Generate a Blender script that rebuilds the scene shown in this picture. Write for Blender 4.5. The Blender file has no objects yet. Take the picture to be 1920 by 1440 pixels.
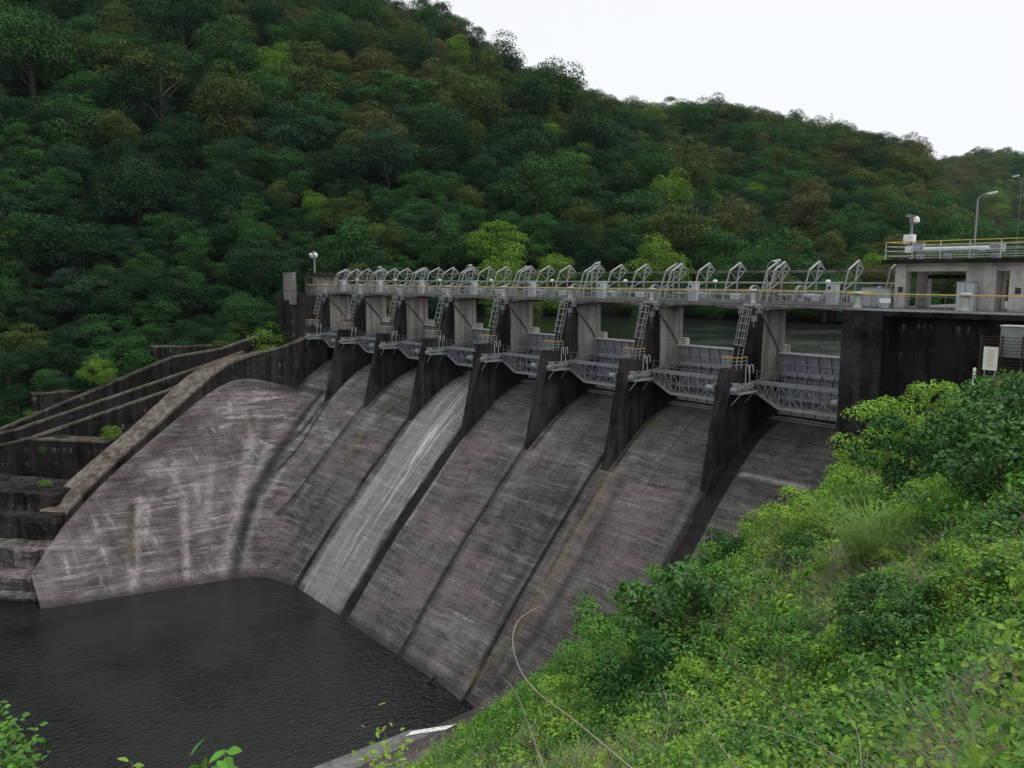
import bpy, math, random
import numpy as np
from mathutils import Vector, noise
R = math.radians
random.seed(7)
rng = np.random.default_rng(11)
scene = bpy.context.scene
COL = scene.collection

# ------------------------------------------------------------------ camera
F, PIT, YAW, ROLL = 1477.6, 0.133438, 2.433972, 0.00073
CAM = np.array([37.785, -59.448, 2.108])
_v = np.array([math.cos(YAW) * math.cos(PIT), math.sin(YAW) * math.cos(PIT), -math.sin(PIT)])
_r = np.array([math.sin(YAW), -math.cos(YAW), 0.0])
_u = np.cross(_r, _v)
_r2 = _r * math.cos(ROLL) + _u * math.sin(ROLL)
_u2 = _u * math.cos(ROLL) - _r * math.sin(ROLL)
cam = bpy.data.cameras.new('camera')
cam.sensor_width = 36.0
cam.sensor_fit = 'HORIZONTAL'
cam.lens = F / 1920 * 36
cam.clip_start = 0.1
cam.clip_end = 5000
camo = bpy.data.objects.new('camera', cam)
COL.objects.link(camo)
from mathutils import Matrix
M = Matrix(((_r2[0], _u2[0], -_v[0], CAM[0]), (_r2[1], _u2[1], -_v[1], CAM[1]), (_r2[2], _u2[2], -_v[2], CAM[2]), (0, 0, 0, 1)))
camo.matrix_world = M
scene.camera = camo


def ray(x, y):
    return _v * F + _r2 * (x - 960) - _u2 * (y - 720)


def at(x, y, X=None, Y=None, Z=None, D=None):
    """a point of the place seen at photo pixel (x, y) on a plane X/Y/Z or at distance D: used to measure the photograph"""
    d = ray(x, y)
    if X is not None: t = (X - CAM[0]) / d[0]
    elif Y is not None: t = (Y - CAM[1]) / d[1]
    elif Z is not None: t = (Z - CAM[2]) / d[2]
    else: t = D / np.linalg.norm(d)
    return CAM + d * t


# ------------------------------------------------------------------ mesh helpers
class MB:
    def __init__(self):
        self.v = []; self.f = []

    def quad(self, *p):
        n = len(self.v); self.v += [tuple(map(float, q)) for q in p]; self.f.append(tuple(range(n, n + len(p)))); return self

    def box(self, x0, x1, y0, y1, z0, z1):
        n = len(self.v)
        self.v += [(x0, y0, z0), (x1, y0, z0), (x1, y1, z0), (x0, y1, z0), (x0, y0, z1), (x1, y0, z1), (x1, y1, z1), (x0, y1, z1)]
        self.f += [tuple(n + i for i in q) for q in ((3, 2, 1, 0), (4, 5, 6, 7), (0, 1, 5, 4), (1, 2, 6, 5), (2, 3, 7, 6), (3, 0, 4, 7))]
        return self

    def bar(self, p, q, w, h=None, up=(0, 0, 1)):
        """a square bar from p to q, w wide across and h along up"""
        h = h or w
        p = Vector(p); q = Vector(q); d = (q - p).normalized(); up = Vector(up)
        if abs(d.dot(up)) > 0.98: up = Vector((0, 1, 0)) if abs(d.y) < 0.9 else Vector((1, 0, 0))
        a = d.cross(up).normalized() * (w / 2); b = a.cross(d).normalized() * (h / 2)
        n = len(self.v)
        for c in (p, q):
            for s, t in ((-1, -1), (1, -1), (1, 1), (-1, 1)):
                self.v.append(tuple(c + a * s + b * t))
        self.f += [tuple(n + i for i in f) for f in ((0, 1, 2, 3), (7, 6, 5, 4), (0, 4, 5, 1), (1, 5, 6, 2), (2, 6, 7, 3), (3, 7, 4, 0))]
        return self

    def tube(self, pts, r, n=8, r2=None):
        """a round tube through pts; r may taper to r2"""
        pts = [Vector(p) for p in pts]
        r2 = r if r2 is None else r2
        base = len(self.v)
        m = len(pts)
        for i, p in enumerate(pts):
            d = (pts[min(i + 1, m - 1)] - pts[max(i - 1, 0)]).normalized()
            up = Vector((0, 0, 1)) if abs(d.z) < 0.9 else Vector((1, 0, 0))
            a = d.cross(up).normalized(); b = d.cross(a).normalized()
            rr = r + (r2 - r) * i / max(1, m - 1)
            for k in range(n):
                t = 2 * math.pi * k / n
                self.v.append(tuple(p + a * (rr * math.cos(t)) + b * (rr * math.sin(t))))
        for i in range(m - 1):
            for k in range(n):
                k2 = (k + 1) % n
                self.f.append((base + i * n + k, base + i * n + k2, base + (i + 1) * n + k2, base + (i + 1) * n + k))
        self.f.append(tuple(base + k for k in range(n))[::-1])
        self.f.append(tuple(base + (m - 1) * n + k for k in range(n)))
        return self

    def prism(self, poly, x0, x1):
        """poly in (Y, Z), extruded along X"""
        n = len(self.v); m = len(poly)
        self.v += [(x0, y, z) for y, z in poly] + [(x1, y, z) for y, z in poly]
        self.f.append(tuple(range(n, n + m))); self.f.append(tuple(range(n + 2 * m - 1, n + m - 1, -1)))
        for i in range(m):
            j = (i + 1) % m
            self.f.append((n + i, n + m + i, n + m + j, n + j))
        return self

    def prism_z(self, poly, z0, z1):
        n = len(self.v); m = len(poly)
        self.v += [(x, y, z0) for x, y in poly] + [(x, y, z1) for x, y in poly]
        self.f.append(tuple(range(n + m - 1, n - 1, -1))); self.f.append(tuple(range(n + m, n + 2 * m)))
        for i in range(m):
            j = (i + 1) % m
            self.f.append((n + i, n + j, n + m + j, n + m + i))
        return self

    def lathe(self, prof, c, n=16):
        """prof in (radius, z) turned about a vertical axis at c"""
        b = len(self.v); m = len(prof)
        for rr, z in prof:
            for k in range(n):
                t = 2 * math.pi * k / n
                self.v.append((c[0] + rr * math.cos(t), c[1] + rr * math.sin(t), c[2] + z))
        for i in range(m - 1):
            for k in range(n):
                k2 = (k + 1) % n
                self.f.append((b + i * n + k, b + i * n + k2, b + (i + 1) * n + k2, b + (i + 1) * n + k))
        self.f.append(tuple(b + k for k in range(n))[::-1]); self.f.append(tuple(b + (m - 1) * n + k for k in range(n)))
        return self

    def ring(self, c, r, w, t, axis='X', n=24):
        """a wheel rim: radius r, radial thickness t, width w along the axis (X)"""
        b = len(self.v)
        for k in range(n):
            a = 2 * math.pi * k / n
            for rr, s in ((r, -w / 2), (r, w / 2), (r - t, w / 2), (r - t, -w / 2)):
                y, z = rr * math.cos(a), rr * math.sin(a)
                self.v.append((c[0] + s, c[1] + y, c[2] + z) if axis == 'X' else (c[0] + y, c[1] + s, c[2] + z))
        for k in range(n):
            k2 = (k + 1) % n
            for i in range(4):
                j = (i + 1) % 4
                self.f.append((b + 4 * k + i, b + 4 * k2 + i, b + 4 * k2 + j, b + 4 * k + j))
        return self

    def build(self, name, mat, parent=None, smooth=False, bevel=0.0):
        off = Vector(parent['_o']) if parent is not None else Vector((0, 0, 0))
        me = bpy.data.meshes.new(name)
        me.from_pydata([(a - off.x, b - off.y, c - off.z) for a, b, c in self.v], [], self.f)
        import bmesh
        bm = bmesh.new(); bm.from_mesh(me); bmesh.ops.recalc_face_normals(bm, faces=bm.faces); bm.to_mesh(me); bm.free()
        if smooth:
            me.polygons.foreach_set('use_smooth', [True] * len(me.polygons))
        me.materials.append(mat)
        o = bpy.data.objects.new(name, me)
        COL.objects.link(o)
        if parent is not None:
            o.parent = parent
            o['_o'] = tuple(off)
        else:
            o['_o'] = (0.0, 0.0, 0.0)
        if bevel:
            b = o.modifiers.new('edge', 'BEVEL'); b.width = bevel; b.segments = 1; b.limit_method = 'ANGLE'
        return o


def tag(o, label=None, cat=None, group=None, kind=None):
    if label: o['label'] = label
    if cat: o['category'] = cat
    if group: o['group'] = group
    if kind: o['kind'] = kind
    return o


def thing(name, loc, label, cat, group=None):
    o = bpy.data.objects.new(name, None)
    o.empty_display_size = 0.3
    COL.objects.link(o)
    o.location = loc
    o['_o'] = tuple(float(c) for c in loc)
    return tag(o, label, cat, group)


def dup(root, loc, label, group=None, rz=None, sc=None):
    def cp(o, parent):
        c = o.copy(); COL.objects.link(c)
        if parent is not None: c.parent = parent
        for ch in list(o.children): cp(ch, c)
        return c
    c = cp(root, None)
    c.location = loc
    if rz is not None: c.rotation_euler = (0, 0, rz)
    if sc is not None: c.scale = (sc, sc, sc) if not hasattr(sc, '__len__') else sc
    c['label'] = label
    if group: c['group'] = group
    return c


def npmesh(name, V, Q, mat, attrs=None, nper=4, smooth=False):
    """a mesh from numpy vertices and equal-sided faces"""
    me = bpy.data.meshes.new(name)
    V = np.asarray(V, np.float32); Q = np.asarray(Q, np.int32)
    me.vertices.add(len(V)); me.vertices.foreach_set('co', V.ravel())
    me.loops.add(Q.size); me.loops.foreach_set('vertex_index', Q.ravel())
    me.polygons.add(len(Q)); me.polygons.foreach_set('loop_start', np.arange(0, Q.size, nper, dtype=np.int32))
    if smooth: me.polygons.foreach_set('use_smooth', np.ones(len(Q), bool))
    me.update(calc_edges=True)
    for k, a in (attrs or {}).items():
        at_ = me.attributes.new(k, 'FLOAT', 'FACE'); at_.data.foreach_set('value', np.asarray(a, np.float32))
    me.materials.append(mat)
    return me


# ------------------------------------------------------------------ materials
class NT:
    def __init__(self, name):
        self.m = bpy.data.materials.new(name); self.m.use_nodes = True
        self.t = self.m.node_tree; self.t.nodes.clear()
        self.out = self.t.nodes.new('ShaderNodeOutputMaterial')
        self._pos = None

    def n(self, typ, **kw):
        nd = self.t.nodes.new(typ)
        for k, v in kw.items(): setattr(nd, k, v)
        return nd

    def set(self, sock, v):
        if isinstance(v, bpy.types.NodeSocket): self.t.links.new(v, sock)
        elif v is not None:
            if sock.type == 'RGBA' and len(v) == 3: v = (*v, 1)
            sock.default_value = v

    def pos(self):
        if self._pos is None: self._pos = self.n('ShaderNodeNewGeometry')
        return self._pos.outputs['Position']

    def xyz(self, v=None):
        s = self.n('ShaderNodeSeparateXYZ'); self.set(s.inputs[0], v or self.pos()); return s.outputs

    def vscale(self, sx, sy, sz, v=None):
        m = self.n('ShaderNodeVectorMath', operation='MULTIPLY'); self.set(m.inputs[0], v or self.pos()); m.inputs[1].default_value = (sx, sy, sz)
        return m.outputs[0]

    def math(self, op, a, b=None, c=None, clamp=False):
        m = self.n('ShaderNodeMath', operation=op, use_clamp=clamp)
        self.set(m.inputs[0], a)
        if b is not None: self.set(m.inputs[1], b)
        if c is not None: self.set(m.inputs[2], c)
        return m.outputs[0]

    def noise(self, vec, scale=1.0, detail=3.0, rough=0.55, dist=0.0):
        nd = self.n('ShaderNodeTexNoise'); self.set(nd.inputs['Vector'], vec)
        nd.inputs['Scale'].default_value = scale; nd.inputs['Detail'].default_value = detail
        nd.inputs['Roughness'].default_value = rough; nd.inputs['Distortion'].default_value = dist
        return nd.outputs['Fac']

    def ramp(self, f, lo, hi, a=0.0, b=1.0, smooth=True):
        m = self.n('ShaderNodeMapRange', interpolation_type='SMOOTHSTEP' if smooth else 'LINEAR')
        self.set(m.inputs['Value'], f)
        m.inputs['From Min'].default_value = lo; m.inputs['From Max'].default_value = hi
        m.inputs['To Min'].default_value = a; m.inputs['To Max'].default_value = b
        return m.outputs['Result']

    def mix(self, fac, a, b, blend='MIX'):
        m = self.n('ShaderNodeMix', data_type='RGBA', blend_type=blend)
        self.set(m.inputs['Factor'], fac); self.set(m.inputs['A'], a) if False else None
        ins = [s for s in m.inputs if s.type == 'RGBA']
        self.set(ins[0], a); self.set(ins[1], b)
        return [s for s in m.outputs if s.type == 'RGBA'][0]

    def bump(self, h, strength=0.3, dist=0.05):
        b = self.n('ShaderNodeBump'); b.inputs['Strength'].default_value = strength; b.inputs['Distance'].default_value = dist
        self.set(b.inputs['Height'], h); return b.outputs['Normal']

    def bsdf(self, col, rough=0.8, metal=0.0, spec=0.3, normal=None, alpha=None):
        p = self.n('ShaderNodeBsdfPrincipled')
        self.set(p.inputs['Base Color'], col); self.set(p.inputs['Roughness'], rough); self.set(p.inputs['Metallic'], metal)
        p.inputs['Specular IOR Level'].default_value = spec
        if normal is not None: self.set(p.inputs['Normal'], normal)
        if alpha is not None: self.set(p.inputs['Alpha'], alpha)
        self.t.links.new(p.outputs[0], self.out.inputs['Surface'])
        return self.m


def m_paint(name, col, rough=0.55, dirt=0.25, metal=0.0, rust=0.0, scale=2.0):
    t = NT(name)
    nz = t.noise(t.vscale(1, 1, 0.35), scale, 4, 0.6)
    c = t.mix(t.ramp(nz, 0.35, 0.75, 0.0, dirt), col, tuple(x * 0.45 for x in col))
    if rust:
        r2 = t.noise(t.pos(), scale * 1.7, 5, 0.65)
        c = t.mix(t.ramp(r2, 0.56, 0.66, 0.0, rust), c, (0.12, 0.05, 0.025))
    return t.bsdf(c, rough, metal, 0.35)


def m_concrete(name, light, dark, streak=0.6, blot=0.5, moss=0.0, leach=0.3, lift=2.0, scale=1.0):
    """weathered concrete wall: rain streaks, blotches, lift joints with pale leaching"""
    t = NT(name)
    big = t.noise(t.vscale(0.22 * scale, 0.22 * scale, 0.22 * scale), 1, 5, 0.62)
    st = t.noise(t.vscale(1.3 * scale, 1.3 * scale, 0.1 * scale), 1, 4, 0.6)
    fine = t.noise(t.pos(), 3.5 * scale, 5, 0.65)
    f = t.math('ADD', t.math('MULTIPLY', big, blot), t.math('MULTIPLY', st, streak))
    f = t.math('ADD', f, t.math('MULTIPLY', fine, 0.35))
    s = blot + streak + 0.35
    c = t.mix(t.ramp(f, s * 0.36, s * 0.64), dark, light)
    z = t.xyz()[2]
    lj = t.math('ABSOLUTE', t.math('SUBTRACT', t.math('FRACT', t.math('DIVIDE', z, lift)), 0.5))
    ln = t.ramp(lj, 0.487, 0.5)
    c = t.mix(t.math('MULTIPLY', ln, 0.7), c, tuple(x * 0.5 for x in dark))
    if leach:
        ph = t.ramp(t.math('FRACT', t.math('ADD', t.math('DIVIDE', z, lift), 0.5)), 0.55, 1.0)
        dr = t.noise(t.vscale(2.2, 2.2, 0.06), 1, 4, 0.7)
        mask = t.noise(t.vscale(0.18, 0.18, 0.3), 1, 2, 0.5)
        fl = t.math('MULTIPLY', t.math('MULTIPLY', ph, t.ramp(dr, 0.52, 0.68)), t.ramp(mask, 0.45, 0.62))
        c = t.mix(t.math('MULTIPLY', fl, leach), c, (0.42, 0.41, 0.38))
    if moss:
        mn = t.noise(t.pos(), 1.3, 5, 0.7)
        c = t.mix(t.ramp(mn, 0.5, 0.66, 0, moss), c, (0.035, 0.045, 0.018))
    hb = t.math('ADD', fine, t.math('MULTIPLY', ln, -0.6))
    return t.bsdf(c, 0.95, 0, 0.03, t.bump(hb, 0.35, 0.04))


MAT = {}
MAT['dark'] = m_concrete('dark_wet_concrete', (0.05, 0.045, 0.048), (0.0045, 0.0036, 0.0045), moss=0.35, leach=0.5)
MAT['darker'] = m_concrete('black_stained_concrete', (0.032, 0.028, 0.031), (0.003, 0.0024, 0.0032), moss=0.3, leach=0.6)
MAT['light'] = m_concrete('pale_concrete', (0.52, 0.495, 0.465), (0.27, 0.255, 0.24), leach=0.1, lift=3.0)
MAT['girder'] = m_concrete('girder_concrete', (0.2, 0.185, 0.17), (0.06, 0.053, 0.05), leach=0.1, lift=9)
MAT['parapet'] = m_concrete('parapet_concrete', (0.24, 0.235, 0.225), (0.1, 0.097, 0.093), leach=0.0, lift=9)
MAT['ledge'] = m_concrete('mossy_ledge', (0.2, 0.18, 0.158), (0.05, 0.042, 0.035), moss=0.8, leach=0.1, lift=50)
MAT['coping'] = m_concrete('weathered_coping', (0.15, 0.135, 0.115), (0.03, 0.026, 0.022), moss=0.8, leach=0.1, lift=50)
MAT['rock'] = m_concrete('wet_rock', (0.2, 0.185, 0.175), (0.025, 0.022, 0.022), moss=0.3, leach=0.1, lift=1.3)
MAT['post'] = m_concrete('post_concrete', (0.46, 0.45, 0.42), (0.27, 0.26, 0.25), leach=0.0, lift=9)
MAT['galv'] = m_paint('galvanised_steel', (0.25, 0.265, 0.275), 0.5, 0.5)
MAT['frame'] = m_paint('pale_grey_steel', (0.23, 0.24, 0.24), 0.5, 0.45, rust=0.2)
MAT['rafter'] = m_paint('skylit_rafter_paint', (0.42, 0.43, 0.43), 0.5, 0.4)  # frame steel lightened, the sky's reflection on the front slopes put into its colour
MAT['gate'] = m_paint('grey_gate_paint', (0.27, 0.285, 0.31), 0.5, 0.55)
MAT['gate_light'] = m_paint('gate_edge_paint', (0.55, 0.56, 0.55), 0.5, 0.3)
MAT['truss'] = m_paint('truss_paint', (0.2, 0.215, 0.23), 0.5, 0.5, rust=0.12)
MAT['yellow'] = m_paint('faded_yellow_paint', (0.6, 0.46, 0.12), 0.5, 0.35, scale=1.2)
MAT['orange'] = m_paint('rusty_yellow_paint', (0.45, 0.27, 0.09), 0.55, 0.5)
MAT['cabinet'] = m_paint('cabinet_paint', (0.36, 0.4, 0.43), 0.5, 0.3)
MAT['white'] = m_paint('white_paint', (0.75, 0.75, 0.73), 0.5, 0.25)
MAT['black'] = m_paint('black_rubber', (0.02, 0.02, 0.022), 0.6, 0.1)
MAT['rust'] = m_paint('rusted_steel', (0.06, 0.036, 0.026), 0.8, 0.5)
MAT['pipe'] = m_paint('pale_pipe', (0.48, 0.53, 0.52), 0.45, 0.3)
MAT['bark'] = m_paint('bark', (0.04, 0.034, 0.028), 0.9, 0.6, scale=3)
MAT['dead'] = m_paint('dry_stem', (0.36, 0.31, 0.25), 0.85, 0.5, scale=6)
MAT['twig'] = m_paint('brown_twig', (0.14, 0.1, 0.07), 0.85, 0.5, scale=6)
MAT['glass'] = m_paint('lamp_glass', (0.85, 0.86, 0.86), 0.25, 0.05)


def m_pier():
    """pier flank: pale dry concrete under the bridge, black wet growth low down and along the downstream edge"""
    t = NT('pier_concrete')
    x, y, z = t.xyz()
    big = t.noise(t.vscale(0.35, 0.35, 0.2), 1, 5, 0.65)
    st = t.noise(t.vscale(1.4, 1.4, 0.08), 1, 4, 0.6)
    fine = t.noise(t.pos(), 3.5, 5, 0.65)
    pale = t.mix(t.ramp(st, 0.3, 0.7), (0.24, 0.22, 0.2), (0.5, 0.465, 0.42))
    pale = t.mix(t.ramp(fine, 0.45, 0.75, 0, 0.4), pale, (0.16, 0.14, 0.125))
    blk = t.mix(t.ramp(t.math('ADD', big, t.math('MULTIPLY', st, 0.6)), 0.65, 1.05), (0.003, 0.0024, 0.003), (0.04, 0.033, 0.036))
    yy = t.math('ADD', y, t.math('MULTIPLY', t.math('SUBTRACT', st, 0.5), 1.0))
    a = t.ramp(yy, 0.35, 0.1)                    # downstream strip
    zz = t.math('ADD', z, t.math('MULTIPLY', t.math('SUBTRACT', big, 0.5), 2.5))
    b = t.ramp(zz, -6.2, -7.2)                   # splash zone
    top = t.ramp(zz, -1.0, -0.4)
    d = t.math('MAXIMUM', t.math('MAXIMUM', a, b), t.math('MULTIPLY', top, 0.7))
    nn = t.noise(t.vscale(1.8, 1.8, 0.05), 1, 3, 0.6)
    c = t.mix(t.math('MULTIPLY', d, 0.97), pale, blk)
    # leaching streaks on the black
    lk = t.math('MULTIPLY', t.ramp(nn, 0.62, 0.72), t.ramp(t.noise(t.vscale(0.4, 0.4, 0.5), 1, 2), 0.5, 0.62))
    c = t.mix(t.math('MULTIPLY', lk, 0.55), c, (0.2, 0.19, 0.18))
    bm_ = t.ramp(t.noise(t.pos(), 1.1, 6, 0.75), 0.52, 0.66)
    c = t.mix(t.math('MULTIPLY', t.math('MULTIPLY', bm_, d), 0.5), c, (0.05, 0.042, 0.04))
    lj = t.math('ABSOLUTE', t.math('SUBTRACT', t.math('FRACT', t.math('DIVIDE', z, 1.9)), 0.5))
    c = t.mix(t.ramp(lj, 0.485, 0.5, 0, 0.5), c, (0.02, 0.018, 0.018))
    return t.bsdf(c, 0.95, 0, 0.03, t.bump(fine, 0.35, 0.04))


MAT['pier'] = m_pier()


def m_chute():
    t = NT('spillway_concrete')
    x, y, z = t.xyz()
    nrm = t.n('ShaderNodeNewGeometry').outputs['Normal']
    nx = t.xyz(nrm)[0]
    side = t.ramp(nx, 0.2, 0.42)
    big = t.noise(t.vscale(0.09, 0.09, 0.09), 1, 5, 0.6)
    mid = t.noise(t.vscale(0.5, 0.5, 0.5), 1, 5, 0.65)
    # across-fall streaks: run down each slope
    fa = t.noise(t.vscale(0.45, 0.05, 0.05), 1, 4, 0.6)
    fb = t.noise(t.vscale(0.08, 0.9, 0.12), 1, 5, 0.65)
    fall = t.n('ShaderNodeMix', data_type='FLOAT'); t.set(fall.inputs[0], side); t.set(fall.inputs[2], fa); t.set(fall.inputs[3], fb)
    fall = fall.outputs[0]
    # lift layers: level lines, wandering a little
    wob = t.math('ADD', z, t.math('MULTIPLY', t.math('SUBTRACT', t.noise(t.vscale(0.12, 0.12, 0.06), 1, 2), 0.5), 0.9))
    cv = t.n('ShaderNodeCombineXYZ'); t.set(cv.inputs[0], t.math('MULTIPLY', x, 0.13)); t.set(cv.inputs[1], t.math('MULTIPLY', y, 0.13)); t.set(cv.inputs[2], t.math('MULTIPLY', wob, 2.1))
    lay = t.noise(cv.outputs[0], 1, 7, 0.78)
    fine = t.noise(t.pos(), 4.0, 6, 0.7)
    cv2 = t.n('ShaderNodeCombineXYZ'); t.set(cv2.inputs[0], t.math('MULTIPLY', x, 0.4)); t.set(cv2.inputs[1], t.math('MULTIPLY', y, 0.12)); t.set(cv2.inputs[2], t.math('MULTIPLY', wob, 6.0))
    lay2 = t.noise(cv2.outputs[0], 1, 5, 0.7)
    f = t.math('ADD', t.math('MULTIPLY', big, 0.7), t.math('MULTIPLY', mid, 0.45))
    f = t.math('ADD', f, t.math('MULTIPLY', fall, 0.4))
    f = t.math('ADD', f, t.math('MULTIPLY', lay, 0.85))
    f = t.math('ADD', f, t.math('MULTIPLY', fine, 0.5))
    f = t.math('DIVIDE', t.math('ADD', f, t.math('MULTIPLY', lay2, 0.5)), 3.4)
    c = t.mix(t.ramp(f, 0.4, 0.61), (0.036, 0.031, 0.032), (0.172, 0.158, 0.154))
    # pale leached lift lines, stronger on the left side slope and low on the face
    thin = t.ramp(lay, 0.57, 0.68)
    reg = t.noise(t.vscale(0.12, 0.12, 0.2), 1, 3, 0.6)
    low = t.ramp(z, -14.0, -30.0, 0.35, 1.0)
    lw = t.math('MULTIPLY', t.math('MULTIPLY', thin, t.ramp(reg, 0.42, 0.6)), low)
    left = t.ramp(x, -42, -56, 0.55, 1.3)
    c = t.mix(t.math('MULTIPLY', t.math('MULTIPLY', lw, left), 0.85), c, (0.4, 0.385, 0.365))
    lz = t.math('ADD', z, t.math('MULTIPLY', t.math('SUBTRACT', t.noise(t.vscale(0.15, 0.15, 0.05), 1, 4), 0.5), 0.5))
    lf = t.math('FRACT', t.math('DIVIDE', lz, 1.83))
    jn = t.ramp(t.math('ABSOLUTE', t.math('SUBTRACT', lf, 0.5)), 0.03, 0.012)
    jmask = t.ramp(t.noise(t.vscale(0.22, 0.22, 0.9), 1, 4, 0.7), 0.5, 0.6)
    c = t.mix(t.math('MULTIPLY', t.math('MULTIPLY', jn, jmask), 0.35), c, (0.3, 0.285, 0.275))
    drip = t.math('MULTIPLY', t.ramp(lf, 0.15, 0.5), t.ramp(lf, 0.52, 0.5))
    dn = t.math('MULTIPLY', t.ramp(t.noise(t.vscale(2.4, 2.4, 0.15), 1, 3, 0.7), 0.53, 0.66), t.math('MULTIPLY', jmask, drip))
    c = t.mix(t.math('MULTIPLY', dn, 0.45), c, (0.38, 0.37, 0.35))
    fl2 = t.math('MULTIPLY', t.ramp(lay2, 0.6, 0.68), t.ramp(reg, 0.4, 0.58))
    c = t.mix(t.math('MULTIPLY', fl2, 0.32), c, (0.34, 0.325, 0.31))
    c = t.mix(t.math('MULTIPLY', t.ramp(lay2, 0.38, 0.3), 0.35), c, (0.025, 0.021, 0.023))
    dl = t.ramp(lay, 0.36, 0.28, 0, 0.6)
    c = t.mix(dl, c, (0.04, 0.036, 0.038))
    # white runs of lime on the side slope
    runs = t.math('MULTIPLY', t.ramp(fb, 0.55, 0.72), t.ramp(t.noise(t.vscale(0.2, 0.2, 0.35), 1, 5, 0.7), 0.5, 0.62))
    c = t.mix(t.math('MULTIPLY', t.math('MULTIPLY', runs, side), 0.55), c, (0.42, 0.41, 0.39))
    pw = t.math('MULTIPLY', t.ramp(t.noise(t.vscale(0.16, 0.16, 0.3), 1, 6, 0.7), 0.5, 0.64), t.ramp(x, -46, -54))
    c = t.mix(t.math('MULTIPLY', pw, t.ramp(lay, 0.4, 0.6, 0.1, 0.6)), c, (0.3, 0.29, 0.28))
    # construction joint in the middle of each chute and pale scar lines
    bx = t.math('FRACT', t.math('DIVIDE', t.math('ADD', x, 88.0), 11.0))
    jw = t.math('ADD', bx, t.math('MULTIPLY', t.math('SUBTRACT', mid, 0.5), 0.01))
    j = t.ramp(t.math('ABSOLUTE', t.math('SUBTRACT', jw, 0.5)), 0.006, 0.001)
    face = t.math('SUBTRACT', 1.0, side)
    jm = t.math('MULTIPLY', t.math('MULTIPLY', j, face), t.ramp(t.noise(t.vscale(0.3, 0.3, 0.3), 1, 2), 0.35, 0.6))
    c = t.mix(t.math('MULTIPLY', jm, 0.9), c, (0.015, 0.012, 0.014))
    # wet dark strips below the piers, with shade at pier feet and in the left valley painted in; mossy edge line
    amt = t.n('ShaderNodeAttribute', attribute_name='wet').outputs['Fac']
    mossy = t.n('ShaderNodeAttribute', attribute_name='moss').outputs['Fac']
    pale = t.n('ShaderNodeAttribute', attribute_name='pale').outputs['Fac']
    br = t.noise(t.vscale(1.5, 1.5, 1.5), 1, 5, 0.75)
    pf = t.math('MULTIPLY', pale, t.ramp(t.math('ADD', t.math('MULTIPLY', br, 0.7), t.math('MULTIPLY', lay, 0.3)), 0.36, 0.6, 0.1, 1.0))
    c = t.mix(t.math('MULTIPLY', pf, 0.95), c, (0.42, 0.41, 0.4))
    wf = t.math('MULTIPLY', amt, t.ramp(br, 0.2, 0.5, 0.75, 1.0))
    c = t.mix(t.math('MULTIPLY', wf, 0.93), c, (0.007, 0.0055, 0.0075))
    mf = t.math('MULTIPLY', mossy, t.ramp(br, 0.3, 0.6, 0.3, 1.0))
    c = t.mix(t.math('MULTIPLY', mf, 0.75), c, (0.15, 0.14, 0.055))
    # growth under the crest and along the water
    wet = t.ramp(z, -32.2, -32.9)
    c = t.mix(t.math('MULTIPLY', wet, 0.7), c, (0.035, 0.03, 0.03))
    speck = t.ramp(t.noise(t.pos(), 2.2, 6, 0.8), 0.62, 0.7)
    c = t.mix(t.math('MULTIPLY', speck, 0.5), c, (0.035, 0.032, 0.034))
    h = t.math('ADD', t.math('MULTIPLY', fine, 0.5), t.math('ADD', lay, t.math('MULTIPLY', lay2, 0.6)))
    return t.bsdf(c, 0.9, 0, 0.1, t.bump(h, 0.6, 0.07))


MAT['chute'] = m_chute()


def m_water(name, col, wave, strength, rough=0.06, stretch=(1, 1)):
    t = NT(name)
    v = t.vscale(stretch[0], stretch[1], 1)
    n1 = t.noise(v, wave, 3, 0.6, 0.3)
    n2 = t.noise(t.vscale(0.12, 0.12, 1), 1, 2, 0.5)
    h = t.math('MULTIPLY', n1, t.ramp(n2, 0.3, 0.75, 0.35, 1.0))
    return t.bsdf(col, rough, 0, 0.5, t.bump(h, strength, 0.25))


MAT['pool'] = m_water('pool_water', (0.004, 0.005, 0.0045), 2.7, 0.75, 0.07, (1.3, 0.62))
MAT['lake'] = m_water('lake_water', (0.012, 0.017, 0.013), 1.6, 0.5, 0.1)


def m_flow():
    t = NT('running_water')
    x, y, z = t.xyz()
    s1 = t.noise(t.vscale(2.6, 0.10, 0.10), 1, 5, 0.7)
    s2 = t.noise(t.vscale(0.55, 0.03, 0.03), 1, 2, 0.5)
    s3 = t.noise(t.vscale(7.0, 0.5, 0.5), 1, 3, 0.6)
    up = t.ramp(z, -30.0, -13.0, 0.0, 0.16)
    f = t.math('ADD', t.math('MULTIPLY', s1, 0.6), t.math('MULTIPLY', s3, 0.25))
    st = t.ramp(f, 0.38, 0.56)
    wide = t.ramp(s2, 0.38, 0.62, 0.25, 1.0)
    a = t.math('ADD', t.math('MULTIPLY', t.math('MULTIPLY', st, wide), t.math('ADD', 0.42, t.math('MULTIPLY', up, 2.6))), 0.14)
    ex = t.math('ADD', t.math('ABSOLUTE', t.math('ADD', x, 38.55)), t.math('MULTIPLY', t.math('SUBTRACT', t.noise(t.vscale(0.5, 0.35, 0.35), 1, 4), 0.5), 2.2))
    a = t.math('MULTIPLY', a, t.ramp(ex, 4.75, 3.7))
    p = t.n('ShaderNodeBsdfPrincipled'); p.inputs['Base Color'].default_value = (0.7, 0.71, 0.74, 1); p.inputs['Roughness'].default_value = 0.25
    t.set(p.inputs['Alpha'], a)
    t.t.links.new(p.outputs[0], t.out.inputs['Surface'])
    return t.m


MAT['flow'] = m_flow()


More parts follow.
